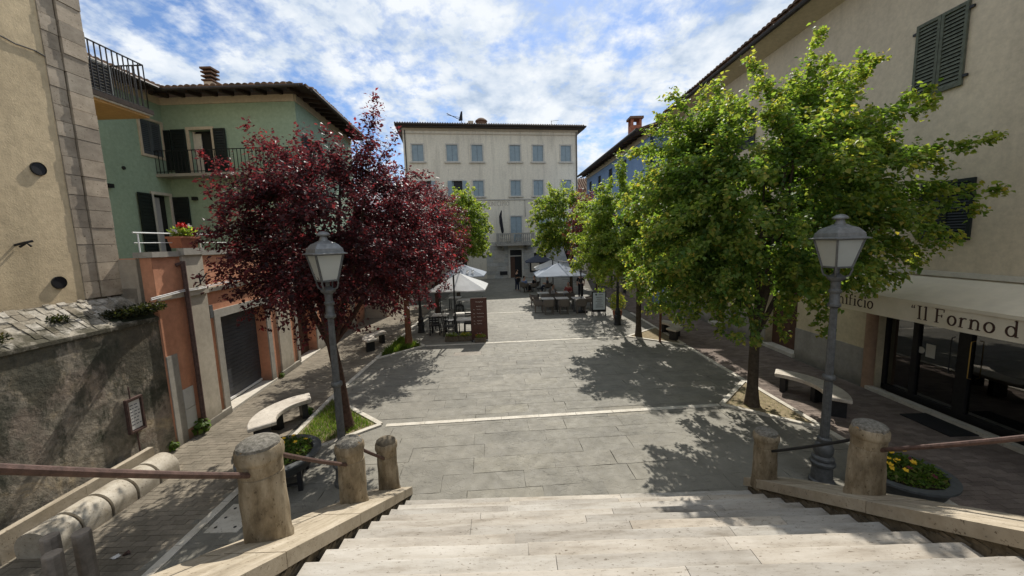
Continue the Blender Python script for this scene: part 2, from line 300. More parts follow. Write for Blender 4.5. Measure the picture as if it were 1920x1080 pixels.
# ------------------------------------------------------------------ mesh builder
class Face:                                   # a vertical facade frame: u along, d outward, z up
    def __init__(s, o, ang):
        s.o = Vector((o[0], o[1], 0)); s.u = Vector((math.cos(R(ang)), math.sin(R(ang)), 0)); s.n = Vector((s.u.y, -s.u.x, 0))
    def __call__(s, u, d, z): return s.o + s.u*u + s.n*d + Vector((0, 0, z))
WORLDF = None
class MB:
    def __init__(s): s.v = []; s.f = []; s.t = []
    def add(s, vs, fs, tint=.5):
        b = len(s.v); s.v += [tuple(v) for v in vs]; s.f += [tuple(i+b for i in f) for f in fs]; s.t += [tint]*len(fs); return s
    def hexa(s, p, tint=.5):                  # 8 points: bottom ring 0-3, top ring 4-7
        return s.add(p, [(3, 2, 1, 0), (4, 5, 6, 7), (0, 1, 5, 4), (1, 2, 6, 5), (2, 3, 7, 6), (3, 0, 4, 7)], tint)
    def box(s, x0, x1, y0, y1, z0, z1, tint=.5):
        return s.hexa([(x0, y0, z0), (x1, y0, z0), (x1, y1, z0), (x0, y1, z0), (x0, y0, z1), (x1, y0, z1), (x1, y1, z1), (x0, y1, z1)], tint)
    def fbox(s, F, u0, u1, d0, d1, z0, z1, tint=.5):
        return s.hexa([F(u0, d1, z0), F(u1, d1, z0), F(u1, d0, z0), F(u0, d0, z0), F(u0, d1, z1), F(u1, d1, z1), F(u1, d0, z1), F(u0, d0, z1)], tint)
    def prism(s, poly, z0, z1, tint=.5):
        n = len(poly); b = [(x, y, z0) for x, y in poly]; t = [(x, y, z1) for x, y in poly]
        return s.add(b+t, [tuple(range(n-1, -1, -1)), tuple(range(n, 2*n))] + [(i, (i+1) % n, n+(i+1) % n, n+i) for i in range(n)], tint)
    def lathe(s, prof, c=(0, 0, 0), seg=16, jit=0.0, rg=None):
        vs = []; fs = []; n = len(prof)
        for r, z in prof:
            for k in range(seg):
                a = 2*math.pi*k/seg; rr = r*(1+((rg or rnd).uniform(-jit, jit) if jit else 0))
                vs.append((c[0]+rr*math.cos(a), c[1]+rr*math.sin(a), c[2]+z))
        for i in range(n-1):
            for k in range(seg): fs.append((i*seg+k, i*seg+(k+1) % seg, (i+1)*seg+(k+1) % seg, (i+1)*seg+k))
        fs.append(tuple(range(seg-1, -1, -1))); fs.append(tuple((n-1)*seg+k for k in range(seg)))
        return s.add(vs, fs)
    def tube(s, pts, r, seg=8, cap=True):
        pts = [Vector(p) for p in pts]; n = len(pts); rs = r if isinstance(r, (list, tuple)) else [r]*n
        vs = []; fs = []
        t0 = (pts[1]-pts[0]).normalized(); a = t0.orthogonal().normalized()
        for i, p in enumerate(pts):
            t = ((pts[min(i+1, n-1)]-pts[max(i-1, 0)])).normalized(); a = (a-t*a.dot(t)); a = a.normalized() if a.length > 1e-6 else t.orthogonal().normalized(); b = t.cross(a)
            for k in range(seg):
                th = 2*math.pi*k/seg; vs.append(p+(a*math.cos(th)+b*math.sin(th))*rs[i])
        for i in range(n-1):
            for k in range(seg): fs.append((i*seg+k, i*seg+(k+1) % seg, (i+1)*seg+(k+1) % seg, (i+1)*seg+k))
        if cap: fs.append(tuple(range(seg-1, -1, -1))); fs.append(tuple((n-1)*seg+k for k in range(seg)))
        return s.add(vs, fs)
    def bar(s, a, b, w, h):                   # rectangular bar from a to b
        a = Vector(a); b = Vector(b); t = (b-a).normalized(); x = t.cross(Vector((0, 0, 1))); x = x.normalized() if x.length > 1e-5 else Vector((1, 0, 0)); y = x.cross(t)
        q = [(-1, -1), (1, -1), (1, 1), (-1, 1)]
        return s.hexa([a+x*i*w/2+y*j*h/2 for i, j in q]+[b+x*i*w/2+y*j*h/2 for i, j in q])
    def wall(s, F, u0, u1, z0, z1, holes=(), d=0., depth=.2):
        us = sorted({u0, u1, *[h[0] for h in holes], *[h[1] for h in holes]}); zs = sorted({z0, z1, *[h[2] for h in holes], *[h[3] for h in holes]})
        for i in range(len(us)-1):
            for j in range(len(zs)-1):
                um = (us[i]+us[i+1])/2; zm = (zs[j]+zs[j+1])/2
                if any(h[0] < um < h[1] and h[2] < zm < h[3] for h in holes): continue
                s.add([F(us[i], d, zs[j]), F(us[i+1], d, zs[j]), F(us[i+1], d, zs[j+1]), F(us[i], d, zs[j+1])], [(0, 1, 2, 3)])
        for a, b, c, e in holes:
            q = [(a, c), (b, c), (b, e), (a, e)]
            for k in range(4):
                p, w = q[k], q[(k+1) % 4]
                s.add([F(p[0], d, p[1]), F(p[0], d-depth, p[1]), F(w[0], d-depth, w[1]), F(w[0], d, w[1])], [(0, 1, 2, 3)])
        return s
    def ribbon(s, F, pts, w, d0, d1):         # a pen stroke on a facade frame, mitred, real thickness
        n = len(pts); L = []; Rr = []
        ws = w if isinstance(w, (list, tuple)) else [w]*n
        for i in range(n):
            a = pts[max(i-1, 0)]; b = pts[min(i+1, n-1)]; tx, tz = b[0]-a[0], b[1]-a[1]; l = math.hypot(tx, tz) or 1
            nx, nz = -tz/l*ws[i]/2, tx/l*ws[i]/2
            L.append((pts[i][0]+nx, pts[i][1]+nz)); Rr.append((pts[i][0]-nx, pts[i][1]-nz))
        vs = []
        for d in (d1, d0):
            for p in L+Rr: vs.append(F(p[0], d, p[1]))
        fs = []
        for i in range(n-1):
            fs += [(n+i, n+i+1, i+1, i), (i, i+1, 2*n+i+1, 2*n+i), (n+i+1, n+i, 3*n+i, 3*n+i+1)]
        fs += [(0, 2*n, 3*n, n), (n-1, 2*n-1, 4*n-1, 3*n-1)]
        return s.add(vs, fs)
    def mesh(s, name, mat, smooth=False, off=None):
        me = bpy.data.meshes.new(name)
        vs = s.v if off is None else [(v[0]-off[0], v[1]-off[1], v[2]-off[2]) for v in s.v]
        me.from_pydata(vs, [], s.f); me.materials.append(MT[mat] if isinstance(mat, str) else mat)
        a = me.attributes.new('tint', 'FLOAT', 'FACE'); a.data.foreach_set('value', s.t)
        if smooth: me.shade_smooth(); me.set_sharp_from_angle(angle=R(42))
        return me
    def build(s, name, mat, parent=None, smooth=False, local=False):
        off = None if (local or parent is None) else wloc(parent)
        return obj(name, s.mesh(name, mat, smooth, off), parent)
def wloc(o):
    p = Vector(o.location)
    while o.parent: o = o.parent; p += Vector(o.location)
    return p
def obj(name, me, parent=None, loc=None, rz=0):
    o = bpy.data.objects.new(name, me); COL.objects.link(o)
    if parent: o.parent = parent
    if loc is not None: o.location = loc
    if rz: o.rotation_euler.z = rz
    return o
def tag(o, label=None, cat=None, group=None, kind=None):
    for k, v in (('label', label), ('category', cat), ('group', group), ('kind', kind)):
        if v: o[k] = v
    return o
def thing(name, label, cat, loc=(0, 0, 0), rz=0, group=None, kind=None):
    o = bpy.data.objects.new(name, None); o.empty_display_size = .2; COL.objects.link(o); o.location = loc; o.rotation_euler.z = rz
    return tag(o, label, cat, group, kind)
KIDS = {}
def copy_tree(o, loc, rz, label, group=None):
    c = o.copy(); COL.objects.link(c); c.location = loc; c.rotation_euler.z = rz; c['label'] = label
    if group: c['group'] = group
    def rec(src, dst):
        for ch in [x for x in ALL(src)]:
            k = ch.copy(); COL.objects.link(k); k.parent = dst; rec(ch, k)
    rec(o, c); return c
def ALL(o): return list(o.children)
def stones(MBv, n): pass

# ------------------------------------------------------------------ ground, paving
g = MB().add([(-400, -300, -.09), (400, -300, -.09), (400, 900, -.09), (-400, 900, -.09)], [(0, 1, 2, 3)])
tag(g.build('ground', 'ground'), kind='structure')
pz = thing('piazza_paving', None, None, (0, 0, 0), kind='structure')
MB().box(-4.85, 6.25, 1.0, 48, -.08, -.016).build('mortar_bed', 'joint', pz)
SL = R(3.3)
def rot(x, y): return (x*math.cos(SL)-(y-8.3)*math.sin(SL), 8.3+x*math.sin(SL)+(y-8.3)*math.cos(SL))
slabs = []
y = 1.2; rr = random.Random(3)
while y < 46:
    h = rr.uniform(.36, .50) if y < 30 else .6
    x = -5.0 + rr.uniform(-.9, 0)
    while x < 6.6:
        w = rr.uniform(.75, 1.55); x1 = x+w
        c = rot((x+x1)/2, y+h/2)
        if -5.3 < c[0] < 6.6 and not (-1.6 < c[0] < 3.3 and c[1] < 4.9) and not (c[1] < 3.0 and -2.2 < c[0] < 4):
            slabs.append((x, x1, y, y+h, c))
        x = x1
    y += h
slabs.sort(key=lambda s: s[4][0]**2*.4+s[4][1]**2)
def slab_poly(x0, x1, y0, y1, rg):
    gp = .0025; pts = []
    def edge(ax, ay, bx, by, n):
        for k in range(n):
            t = k/n; px = ax+(bx-ax)*t; py = ay+(by-ay)*t; j = rg.uniform(-.009, .009) if k else 0
            pts.append((px + (j if abs(by-ay) > abs(bx-ax) else 0), py + (j if abs(bx-ax) >= abs(by-ay) else 0)))
    edge(x0+gp, y0+gp, x1-gp, y0+gp, 6); edge(x1-gp, y0+gp, x1-gp, y1-gp, 3); edge(x1-gp, y1-gp, x0+gp, y1-gp, 6); edge(x0+gp, y1-gp, x0+gp, y0+gp, 3)
    out = []
    for p in pts:
        q = rot(*p); out.append((min(max(q[0], -4.84), 6.24), q[1]))
    return out
rest = MB()
for i, (x0, x1, y0, y1, c) in enumerate(slabs):
    tz = rr.uniform(-.003, .003); ti = min(1, max(0, rr.gauss(.5, .2)))
    poly = slab_poly(x0, x1, y0, y1, rr)
    if max(p[0] for p in poly)-min(p[0] for p in poly) < .08: continue
    if i < 296:
        m = MB().prism([(p[0]-c[0], p[1]-c[1]) for p in poly], -.05, 0, ti)
        obj('paving_slab', m.mesh('paving_slab', 'slab'), pz, (c[0], c[1], tz))
    else: rest.prism(poly, -.05, tz, ti)
tag(rest.build('far_paving_slab', 'slab', pz), kind='stuff')

# bands of pale stone across the piazza and kerb lines
def strip(p, q, w, z0, z1, n, name, parent, mat='kerb'):
    p = Vector((*p, 0)); q = Vector((*q, 0)); t = (q-p)/n; nn = Vector((-t.y, t.x, 0)).normalized()*w/2
    for k in range(n):
        a = p+t*(k+.004/ t.length); b = p+t*(k+1-.004/t.length)
        MB().prism([(v.x, v.y) for v in (a-nn, b-nn, b+nn, a+nn)], z0, z1+rr.uniform(0, .003), rr.random()).build(name, mat, parent)
for k, (p, q) in enumerate((((-2.9, 8.11), (4.8, 8.62)), ((-3.45, 14.66), (4.55, 15.12)), ((-3.3, 21.0), (4.3, 21.3)))):
    b = thing('stone_band', None, None, (p[0], p[1], 0), kind='structure')
    strip(p, q, .13, -.02, .009, 9, 'band_stone', b)
kb = thing('kerb', None, None, (-4.85, 5, 0), kind='structure')
strip((-4.62, 3.0), (-4.66, 6.55), .13, -.05, .02, 4, 'kerb_stone', kb)
for ya, yb, xa, xb in ((9.75, 13.0, -4.86, -4.86), (16.3, 19.6, -4.86, -4.86), (22.9, 26, -4.86, -4.86)): strip((xa, ya), (xb, yb), .13, -.05, .02, 4, 'kerb_stone', kb)
kr = thing('kerb', None, None, (6.25, 5, 0), kind='structure')
for ya, yb in ((3.0, 7.3), (10.1, 13.6), (16.6, 20), (22.9, 26)): strip((6.26, ya), (6.26, yb), .13, -.05, .02, 4, 'kerb_stone', kr)
beds = []
def bed(label, apex, top, bot, soilmat):
    b = thing('tree_bed', label, 'tree bed', (apex[0], apex[1], 0))
    MB().prism([apex, top, bot] if (top[0]-apex[0])*(bot[1]-apex[1])-(top[1]-apex[1])*(bot[0]-apex[0]) > 0 else [bot, top, apex], -.03, .012).build('soil', soilmat, b)
    for p, q in ((apex, top), (apex, bot), (bot, top)): strip(p, q, .11, -.03, .035, 2, 'edging_stone', b)
    return b
bed('triangular grassy bed in pale stone edging round the near plum tree', (-3.02, 8.14), (-4.86, 9.75), (-4.66, 6.6), 'soil')
bed('grassy triangular bed at the foot of the second plum tree on the left', (-3.5, 14.65), (-4.86, 16.2), (-4.86, 13.1), 'soil')
bed('bare earth triangular bed round the near maple trunk on the right', (4.85, 8.62), (6.25, 10.05), (6.26, 7.35), 'soil')
bed('shaded triangular bed round the second maple with a stake beside it', (4.6, 15.1), (6.26, 16.5), (6.26, 13.7), 'soil')

# brick pavements: the nearest bricks one by one, the rest joined
def bricks(name, x0f, x1f, y0, y1, mat, near, seed):
    P = thing(name, None, None, (0, 0, 0), kind='structure'); rg = random.Random(seed)
    MB().box(x0f(0)-.3, x1f(0)+.3, y0, y1, -.085, -.02).build('sand_bed', 'joint', P)
    L, Wd = .205, .1; allb = []
    y = y0; row = 0
    while y < y1:
        x = x0f(y)+(L/2 if row % 2 else 0)-L
        while x < x1f(y):
            a = max(x, x0f(y)); b = min(x+L, x1f(y))
            if b-a > .05: allb.append(((a+b)/2, y+Wd/2, b-a))
            x += L
        y += Wd; row += 1
    allb.sort(key=lambda b: b[0]**2*.5+b[1]**2)
    protos = [MB().box(-L/2+.003, L/2-.003, -Wd/2+.002, Wd/2-.002, -.05, 0, rg.random()).mesh('brick', mat) for _ in range(10)]
    rs = MB(); k = 0
    for bx, by, w in allb:
        z = rg.uniform(-.003, .003)
        if w > L-.001 and k < near:
            o = obj('brick', rg.choice(protos), P, (bx, by, z)); o.rotation_euler.x = rg.uniform(-.02, .02); k += 1
        else: rs.box(bx-w/2+.003, bx+w/2-.003, by-Wd/2+.003, by+Wd/2-.003, -.05, z, rg.random())
    tag(rs.build('joined_brick', mat, P), kind='stuff'); return P
FO = Face((-6.94, 7.45), 94.9)                # orange building front
def leftwall(y): return -6.98 if y < 7.45 else -6.94-(y-7.45)*.0857
bricks('left_pavement', lambda y: leftwall(y), lambda y: -4.73 if y < 6.6 else -4.93, 2.2, 24, 'brickL', 170, 1)
bricks('right_pavement', lambda y: 6.33, lambda y: 8.86, 2.6, 30, 'brickR', 120, 2)

# ------------------------------------------------------------------ stairs
HS, RS, Y0 = .172, .327, 5.36
XL, XR = -1.69, 3.46
st = thing('stone_stairs', None, None, (0, 5.3, 0), kind='structure')
rg = random.Random(11)
for k in range(1, 14):
    yn = Y0-RS*(k-1); z1 = HS*k; x = XL; cuts = [XL]
    while True:
        x += rg.uniform(1.1, 2.1)
        if x > XR-.6: break
        cuts.append(x)
    cuts.append(XR)
    last = k == 13
    for a, b in zip(cuts, cuts[1:]):
        m = MB(); dz = rg.uniform(-.003, .003); dy = rg.uniform(-.006, .006); e = .0022; nb = .012
        yb = yn-RS-.05 if not last else -8
        z0 = z1-HS-.02
        nx = max(4, int((b-a)/.14)); sl = []
        for i in range(nx+1):                  # worn, slightly uneven rounded nosing
            x_ = a+e+(b-a-2*e)*i/nx; w = rg.uniform(-.004, .003)-(.012 if rg.random() < .05 else 0); q = rg.uniform(-.0015, .0015)
            sl.append([(x_, yn+dy+w-.03, z0), (x_, yn+dy+w-.03, z1-.05), (x_, yn+dy+w, z1-.045), (x_, yn+dy+w, z1-.026+dz), (x_, yn+dy+w-.006, z1-.012+dz), (x_, yn+dy+w-.016, z1-.003+dz+q), (x_, yn+dy+w-.030, z1+dz+q), (x_, yb, z1+dz), (x_, yb, z0)])
        n = 9; vs = [p for r_ in sl for p in r_]; fs = [tuple(range(n)), tuple(range((nx+1)*n-1, nx*n-1, -1))]
        for i in range(nx):
            for j in range(n): fs.append((i*n+j, (i+1)*n+j, (i+1)*n+(j+1) % n, i*n+(j+1) % n))
        m.add(vs, fs, rg.random())
        m.build('step_slab', 'step', st, True)
MB().box(XL, XR, -8, 2.0, -.05, HS*12-.1).build('stair_core', 'rubble', st)
MB().hexa([(XL, 2, -.05), (XR, 2, -.05), (XR, 5.2, -.05), (XL, 5.2, -.05), (XL, 2, HS*10-.05), (XR, 2, HS*10-.05), (XR, 5.2, .0), (XL, 5.2, .0)]).build('stair_core', 'rubble', st)
def nose(y): return HS*(1+(Y0-y)/RS)
def balustrade(label, xi, xo, lift, yend, sgn):
    B = thing('stair_parapet', label, 'stair parapet', ((xi+xo)/2, yend, 0)); th = .13; rg = random.Random(int(xi*100)+5)
    ys = [yend, yend-.75, yend-1.95, yend-3.2, yend-4.5, -1.0]
    xm = xi+(xo-xi)*.72
    for a, b in zip(ys, ys[1:]):
        for (p, q, dz) in ((xi, xm-.002*sgn*-1, 0), (xm, xo, -.012)):
            e = .003; za, zb = nose(a)+lift+dz, nose(b)+lift+dz
            x0, x1 = min(p, q), max(p, q)
            MB().hexa([(x0, b+e, zb-th), (x1, b+e, zb-th), (x1, a-e, za-th), (x0, a-e, za-th), (x0, b+e, zb), (x1, b+e, zb), (x1, a-e, za), (x0, a-e, za)]).build('coping_slab', 'coping', B)
    # rough stone wall beneath the coping, as rubble stones proud of a core
    i2 = xi+.035*(-sgn) * -1
    x0, x1 = min(i2, xo-.04*(1 if xo > xi else -1)), max(i2, xo-.04*(1 if xo > xi else -1))
    ze, zf = nose(yend-.06)+lift-th-.004, nose(-1)+lift-th-.004
    MB().hexa([(x0, -1, -.05), (x1, -1, -.05), (x1, yend-.06, -.05), (x0, yend-.06, -.05), (x0, -1, zf), (x1, -1, zf), (x1, yend-.06, max(ze, .0)), (x0, yend-.06, max(ze, .0))]).build('wall_core', 'rubble', B)
    rb = MB()
    for side in (x0, x1):
        for _ in range(420):
            yy = rg.uniform(1.2, yend-.15); top = nose(yy)+lift-th-.03; lo = nose(yy)-.45 if abs(side-i2) < .01 else 0
            zz = rg.uniform(max(0, lo), max(.02, top-.03)); w, h = rg.uniform(.04, .11), rg.uniform(.03, .06); zt = min(zz+h, nose(yy+w)+lift-th-.008)
            if zt < zz+.02: continue
            o = rg.uniform(.006, .022)
            rb.box(side-o, side+o, yy-w, yy+w, zz, zt)
    tag(rb.build('rubble_facing', 'rubble', B), kind='stuff')
    return B
balustrade('travertine coped sloping parapet on the left side of the stairs', -1.7, -2.33, .15, 5.74, -1)
balustrade('travertine coped sloping parapet on the right side of the stairs', 3.45, 4.06, .18, 5.46, 1)

# ------------------------------------------------------------------ bollards and iron rails
def bollard(label, x, y, z, h, r, seed, top='cap'):
    b = thing('stone_bollard', label, 'bollard', (x, y, z), 0, 'stone bollards on the stair parapets'); rg = random.Random(seed)
    pr = [(r*1.12, -.12), (r*1.12, .0), (r*1.06, .03), (r*1.04, h*.25), (r*1.0, h*.55), (r*.98, h*.72), (r*.94, h*.725), (r*.97, h*.74), (r*1.0, h*.86), (r*1.07, h*.87), (r*1.1, h*.90), (r*1.08, h*.97), (r*.98, h)]
    # densify for a worn outline
    d = []
    for p, q in zip(pr, pr[1:]):
        n = max(1, int((q[1]-p[1])/.05)); d += [(p[0]+(q[0]-p[0])*i/n, p[1]+(q[1]-p[1])*i/n) for i in range(n)]
    d.append(pr[-1])
    sm = MB().lathe(d, seg=30, jit=.008, rg=rg); ph = [rg.uniform(0, 6.28) for _ in range(6)]
    sm.v = [(x*(1+f), y*(1+f), z) for (x, y, z) in sm.v for f in [.022*math.sin(2*math.atan2(y, x)+ph[0]+z*5)+.016*math.sin(5*math.atan2(y, x)+ph[1]-z*9)+.014*math.sin(z*23+ph[2]+3*math.atan2(y, x))-(.035 if math.sin(3*math.atan2(y, x)+ph[3]+z*7)*math.sin(z*17+ph[4]) > .86 else 0)]]
    sm.build('shaft', 'bollard', b, True, True)
    MB().lathe([(r*.99, h-.012), (r*.95, h+.022), (r*.75, h+.045), (r*.4, h+.06), (r*.1, h+.064)], seg=28, jit=.02, rg=rg).build('cap', top, b, True, True)
    return b
BL = [(-2.11, 2.96), (-2.10, 4.55), (-2.02, 5.60)]
BR = [(3.60, 5.22), (3.80, 3.90), (3.95, 2.35)]
zl = lambda y: nose(y)+.15-.006; zr_ = lambda y: nose(y)+.18-.006
bollard('biggest stone bollard with orange lichen on its rough cap, left parapet', *BL[0], zl(BL[0][1]), .83, .162, 1)
bollard('middle of the three worn stone bollards on the left parapet', *BL[1], zl(BL[1][1]), .81, .158, 2)
bollard('dark stained slim bollard at the lower end of the left parapet', *BL[2], zl(BL[2][1]), .79, .15, 3, 'rubble')
bollard('stone bollard in tree shade at the lower end of the right parapet', *BR[0], zr_(BR[0][1]), .72, .15, 4)
bollard('tan stone bollard beside the flower bowl on the right parapet', *BR[1], zr_(BR[1][1]), .78, .155, 5)
bollard('stone bollard beyond the picture edge at the top of the right parapet', *BR[2], zr_(BR[2][1]), .74, .155, 6)
bollard('stone bollard beyond the picture edge at the top of the left parapet', -2.12, 1.2, zl(1.2), .84, .155, 8)
def rail(label, a, b, mat='rust', r=.022):
    m = MB(); n = 6; A, B = Vector(a), Vector(b)
    m.tube([A.lerp(B, i/n)+Vector((0, 0, -.012*math.sin(math.pi*i/n))) for i in range(n+1)], r, 8)
    o = m.build('iron_rail', mat, None, True); tag(o, label, 'rail', 'iron rails between bollards')
def at(p, zf, h, off): return (p[0], p[1]+off, zf(p[1])+h)
rail('rusty iron rail running from the biggest left bollard out of the picture', at(BL[0], zl, .64, -.12), (-2.12, 1.3, 3.26))
rail('rusty iron rail between the biggest and the middle left bollard', at(BL[0], zl, .70, .12), at(BL[1], zl, .58, -.12))
rail('short rusty iron rail between middle and slim left bollards', at(BL[1], zl, .70, .12), at(BL[2], zl, .58, -.12))
rail('dark iron rail in front of the right lamp post between two bollards', at(BR[0], zr_, .50, -.12), at(BR[1], zr_, .58, .12), 'iron', .018)
rail('reddish iron rail running over the flower bowl from the tan bollard', at(BR[1], zr_, .58, -.12), (3.9, 2.45, 2.60))

# ------------------------------------------------------------------ facade helpers
def louvre(F, u0, u1, z0, z1, d, mat, parent, n=14, name='shutter', slats_as_parts=False, mid=True, th=.035, smat=None):
    m = MB(); w = min(.055, (u1-u0)*.16)
    m.fbox(F, u0, u0+w, d, d+th, z0, z1); m.fbox(F, u1-w, u1, d, d+th, z0, z1)
    m.fbox(F, u0+w, u1-w, d, d+th, z0, z0+w*1.3); m.fbox(F, u0+w, u1-w, d, d+th, z1-w*1.2, z1)
    za, zb = z0+w*1.3, z1-w*1.2; st = (zb-za)/n
    def slat(mm, k):
        zc = za+st*(k+.5)
        mm.hexa([F(u0+w-.004, d+th*.95, zc-st*.46), F(u1-w+.004, d+th*.95, zc-st*.46), F(u1-w+.004, d+th*.75, zc-st*.46), F(u0+w-.004, d+th*.75, zc-st*.46),
                 F(u0+w-.004, d+th*.25, zc+st*.40), F(u1-w+.004, d+th*.25, zc+st*.40), F(u1-w+.004, d+th*.05, zc+st*.40), F(u0+w-.004, d+th*.05, zc+st*.40)])
    if not slats_as_parts:
        for k in range(n): slat(m, k)
    o = m.build(name, mat, parent)
    if slats_as_parts:
        for k in range(n):
            s = MB(); slat(s, k); s.build('slat', smat or mat, o)
    bk = MB().fbox(F, u0+w*.5, u1-w*.5, d-.012, d-.004, z0+.02, z1-.02); bk.build('shutter_back', 'black', o)
    return o
def frame(F, u0, u1, z0, z1, w, d0, d1, mat, parent, name='window_frame', bottom=True):
    m = MB(); m.fbox(F, u0-w, u0, d0, d1, z0-(w if bottom else 0), z1+w); m.fbox(F, u1, u1+w, d0, d1, z0-(w if bottom else 0), z1+w); m.fbox(F, u0, u1, d0, d1, z1, z1+w)
    if bottom: m.fbox(F, u0, u1, d0, d1, z0-w, z0)
    return m.build(name, mat, parent)
def eave_tiles(F, u0, u1, d, z, parent, step=.215, slope=.3, L=.5):
    pr = None; n = int((u1-u0)/step); vs = []
    sh = []
    for _ in range(4):
        m = MB(); seg = 6
        for j, (rr_, dd) in enumerate(((.105, 0), (.085, -L))):
            for k in range(seg+1):
                a = math.pi*k/seg; vs_ = F.u*(math.cos(a)*rr_)+F.n*dd+Vector((0, 0, math.sin(a)*rr_*.8-dd*slope)); m.v.append(tuple(vs_))
        for k in range(seg): m.f.append((k, k+1, seg+2+k, seg+1+k)); m.t.append(0)
        m.f.append(tuple(range(seg, -1, -1))); m.t.append(0)
        m.t = [rnd.random()]*len(m.t); sh.append(m.mesh('tile', 'tile'))
    base = wloc(parent)
    for i in range(n):
        p = F(u0+step*(i+.5), d+rnd.uniform(-.015, .015), z+rnd.uniform(-.008, .008))-base
        obj('tile', rnd.choice(sh), parent, p)
def rafters(F, u0, u1, d0, d1, z, parent, step=.62, w=.1, h=.13, slope=.3):
    n = int((u1-u0)/step)
    for i in range(n+1):
        u = u0+(u1-u0)*i/n
        m = MB(); zz = lambda d: z-(d-d0)*slope
        m.hexa([F(u-w/2, d1, zz(d1)-h*.7), F(u+w/2, d1, zz(d1)-h*.7), F(u+w/2, d0, zz(d0)-h), F(u-w/2, d0, zz(d0)-h), F(u-w/2, d1, zz(d1)), F(u+w/2, d1, zz(d1)), F(u+w/2, d0, zz(d0)), F(u-w/2, d0, zz(d0))])
        m.build('rafter', 'wood', parent)
def railing(F, u0, u1, d, z0, z1, mat, parent, step=.12, name='railing', r=.009):
    m = MB(); m.fbox(F, u0, u1, d-.02, d+.02, z1-.025, z1); m.fbox(F, u0, u1, d-.012, d+.012, z0+.06, z0+.08)
    n = max(2, int(abs(u1-u0)/step))
    for i in range(n+1):
        u = u0+(u1-u0)*i/n; m.fbox(F, u-r, u+r, d-r, d+r, z0, z1-.025)
    return m.build(name, mat, parent)

# ------------------------------------------------------------------ near left: rendered tower on a mouldy plinth wall
FT = Face((-7.6, 7.45), 90); FM = Face((-6.98, 7.45), 90)
tw = thing('plastered_building', 'ochre plastered building corner with stone quoin strip and round vents, left edge', 'building', (-7.6, 7.45, 0))
m = MB().wall(FT, -12, -.66, 3.0, 13, [], 0); m.wall(Face((-7.6, 7.45), 180), 0, 8, 3.0, 13); m.fbox(FT, -12, -.001, -8, -.01, 13, 13.2); m.build('wall', 'tower', tw)
rg = random.Random(5); z = 3.2; k = 0
while z < 13:
    h = rg.uniform(.24, .34); w = .60 if k % 2 else .52
    MB().fbox(FT, -.39+rg.uniform(-.01, .01), 0, -.3, .035+rg.uniform(0, .012), z, z+h-.008, rg.random()).build('quoin_stone', 'quoin', tw)
    hh = h*(1.0)
    MB().fbox(FT, -.655, -.415, -.3, .012+rg.uniform(0, .01), z, z+hh-.008, .2 if k % 3 else .9).build('quoin_stone', 'quoin', tw); z += h; k += 1
MB().fbox(FT, -.66, 0, -.3, -.004, 3.0, 13).build('quoin_backing', 'rubble', tw)
m = MB()
for (u, zz) in ((-1.02, 3.53), (-1.03, 5.38)):
    v = MB().tube([FT(u, -.05, zz), FT(u, .02, zz)], .095, 24); vo = v.build('round_vent', 'black', tw)
    MB().tube([FT(u, .0, zz), FT(u, .03, zz)], .105, 24, False).build('vent_rim', 'lampdark', vo)
m = MB().tube([FT(-1.50, 0, 4.16), FT(-1.46, .14, 4.20), FT(-1.40, .17, 4.22)], .018, 6); m.tube([FT(-1.46, .02, 4.13), FT(-1.42, .09, 4.19), FT(-1.36, .08, 4.14)], .016, 6); m.build('wall_hook', 'iron', tw)
m = MB(); pts = []
for i in range(13):
    u = -2.2+(2.2-.66)*i/12; pts.append(FT(u, .015, 7.26+.07*(1-i/12)+.015*math.sin(i*1.9)))
m.tube(pts, .010, 5); m.build('cable', 'iron', tw)
pw = thing('plinth_wall', 'grey mouldy rendered retaining wall with a sloping stone ledge', 'wall', (-6.98, 7.45, 0))
MB().wall(FM, -12, 0, -.05, 2.68).fbox(FM, -12, 0, -.6, -.01, -.05, 2.60).build('wall_face', 'mould', pw)
m = MB().hexa([FM(-12, .03, 2.60), FM(-.01, .03, 2.66), FM(-.01, -.62, 2.66), FM(-12, -.62, 2.60), FM(-12, .03, 2.66), FM(-.01, .03, 2.72), FM(-.01, -.62, 3.16), FM(-12, -.62, 3.24)])
m.build('ledge_mortar', 'ledge', pw)
rg = random.Random(9); u = -4.2
while u < -.06:
    w = rg.uniform(.07, .15); v = 0; 
    while v < .62:
        l = rg.uniform(.06, .13); v1 = min(v+l, .62)
        zf = lambda d: 2.70+(-d)*.76
        a, b, c, d = u+.006, min(u+w, -.02)-.006, .03-v*1.04-.005, .03-v1*1.04+.005
        h = rg.uniform(.0, .045)
        j = lambda: rg.uniform(-.012, .012)
        MB().hexa([FM(a, c, zf(c)-.04), FM(b, c, zf(c)-.04), FM(b, d, zf(d)-.04), FM(a, d, zf(d)-.04), FM(a+j(), c, zf(c)+h), FM(b+j(), c, zf(c)+h+j()), FM(b+j(), d, zf(d)+h), FM(a+j(), d, zf(d)+h+j())], rg.random()).build('ledge_stone', 'ledge', pw)
        v = v1
    u += w

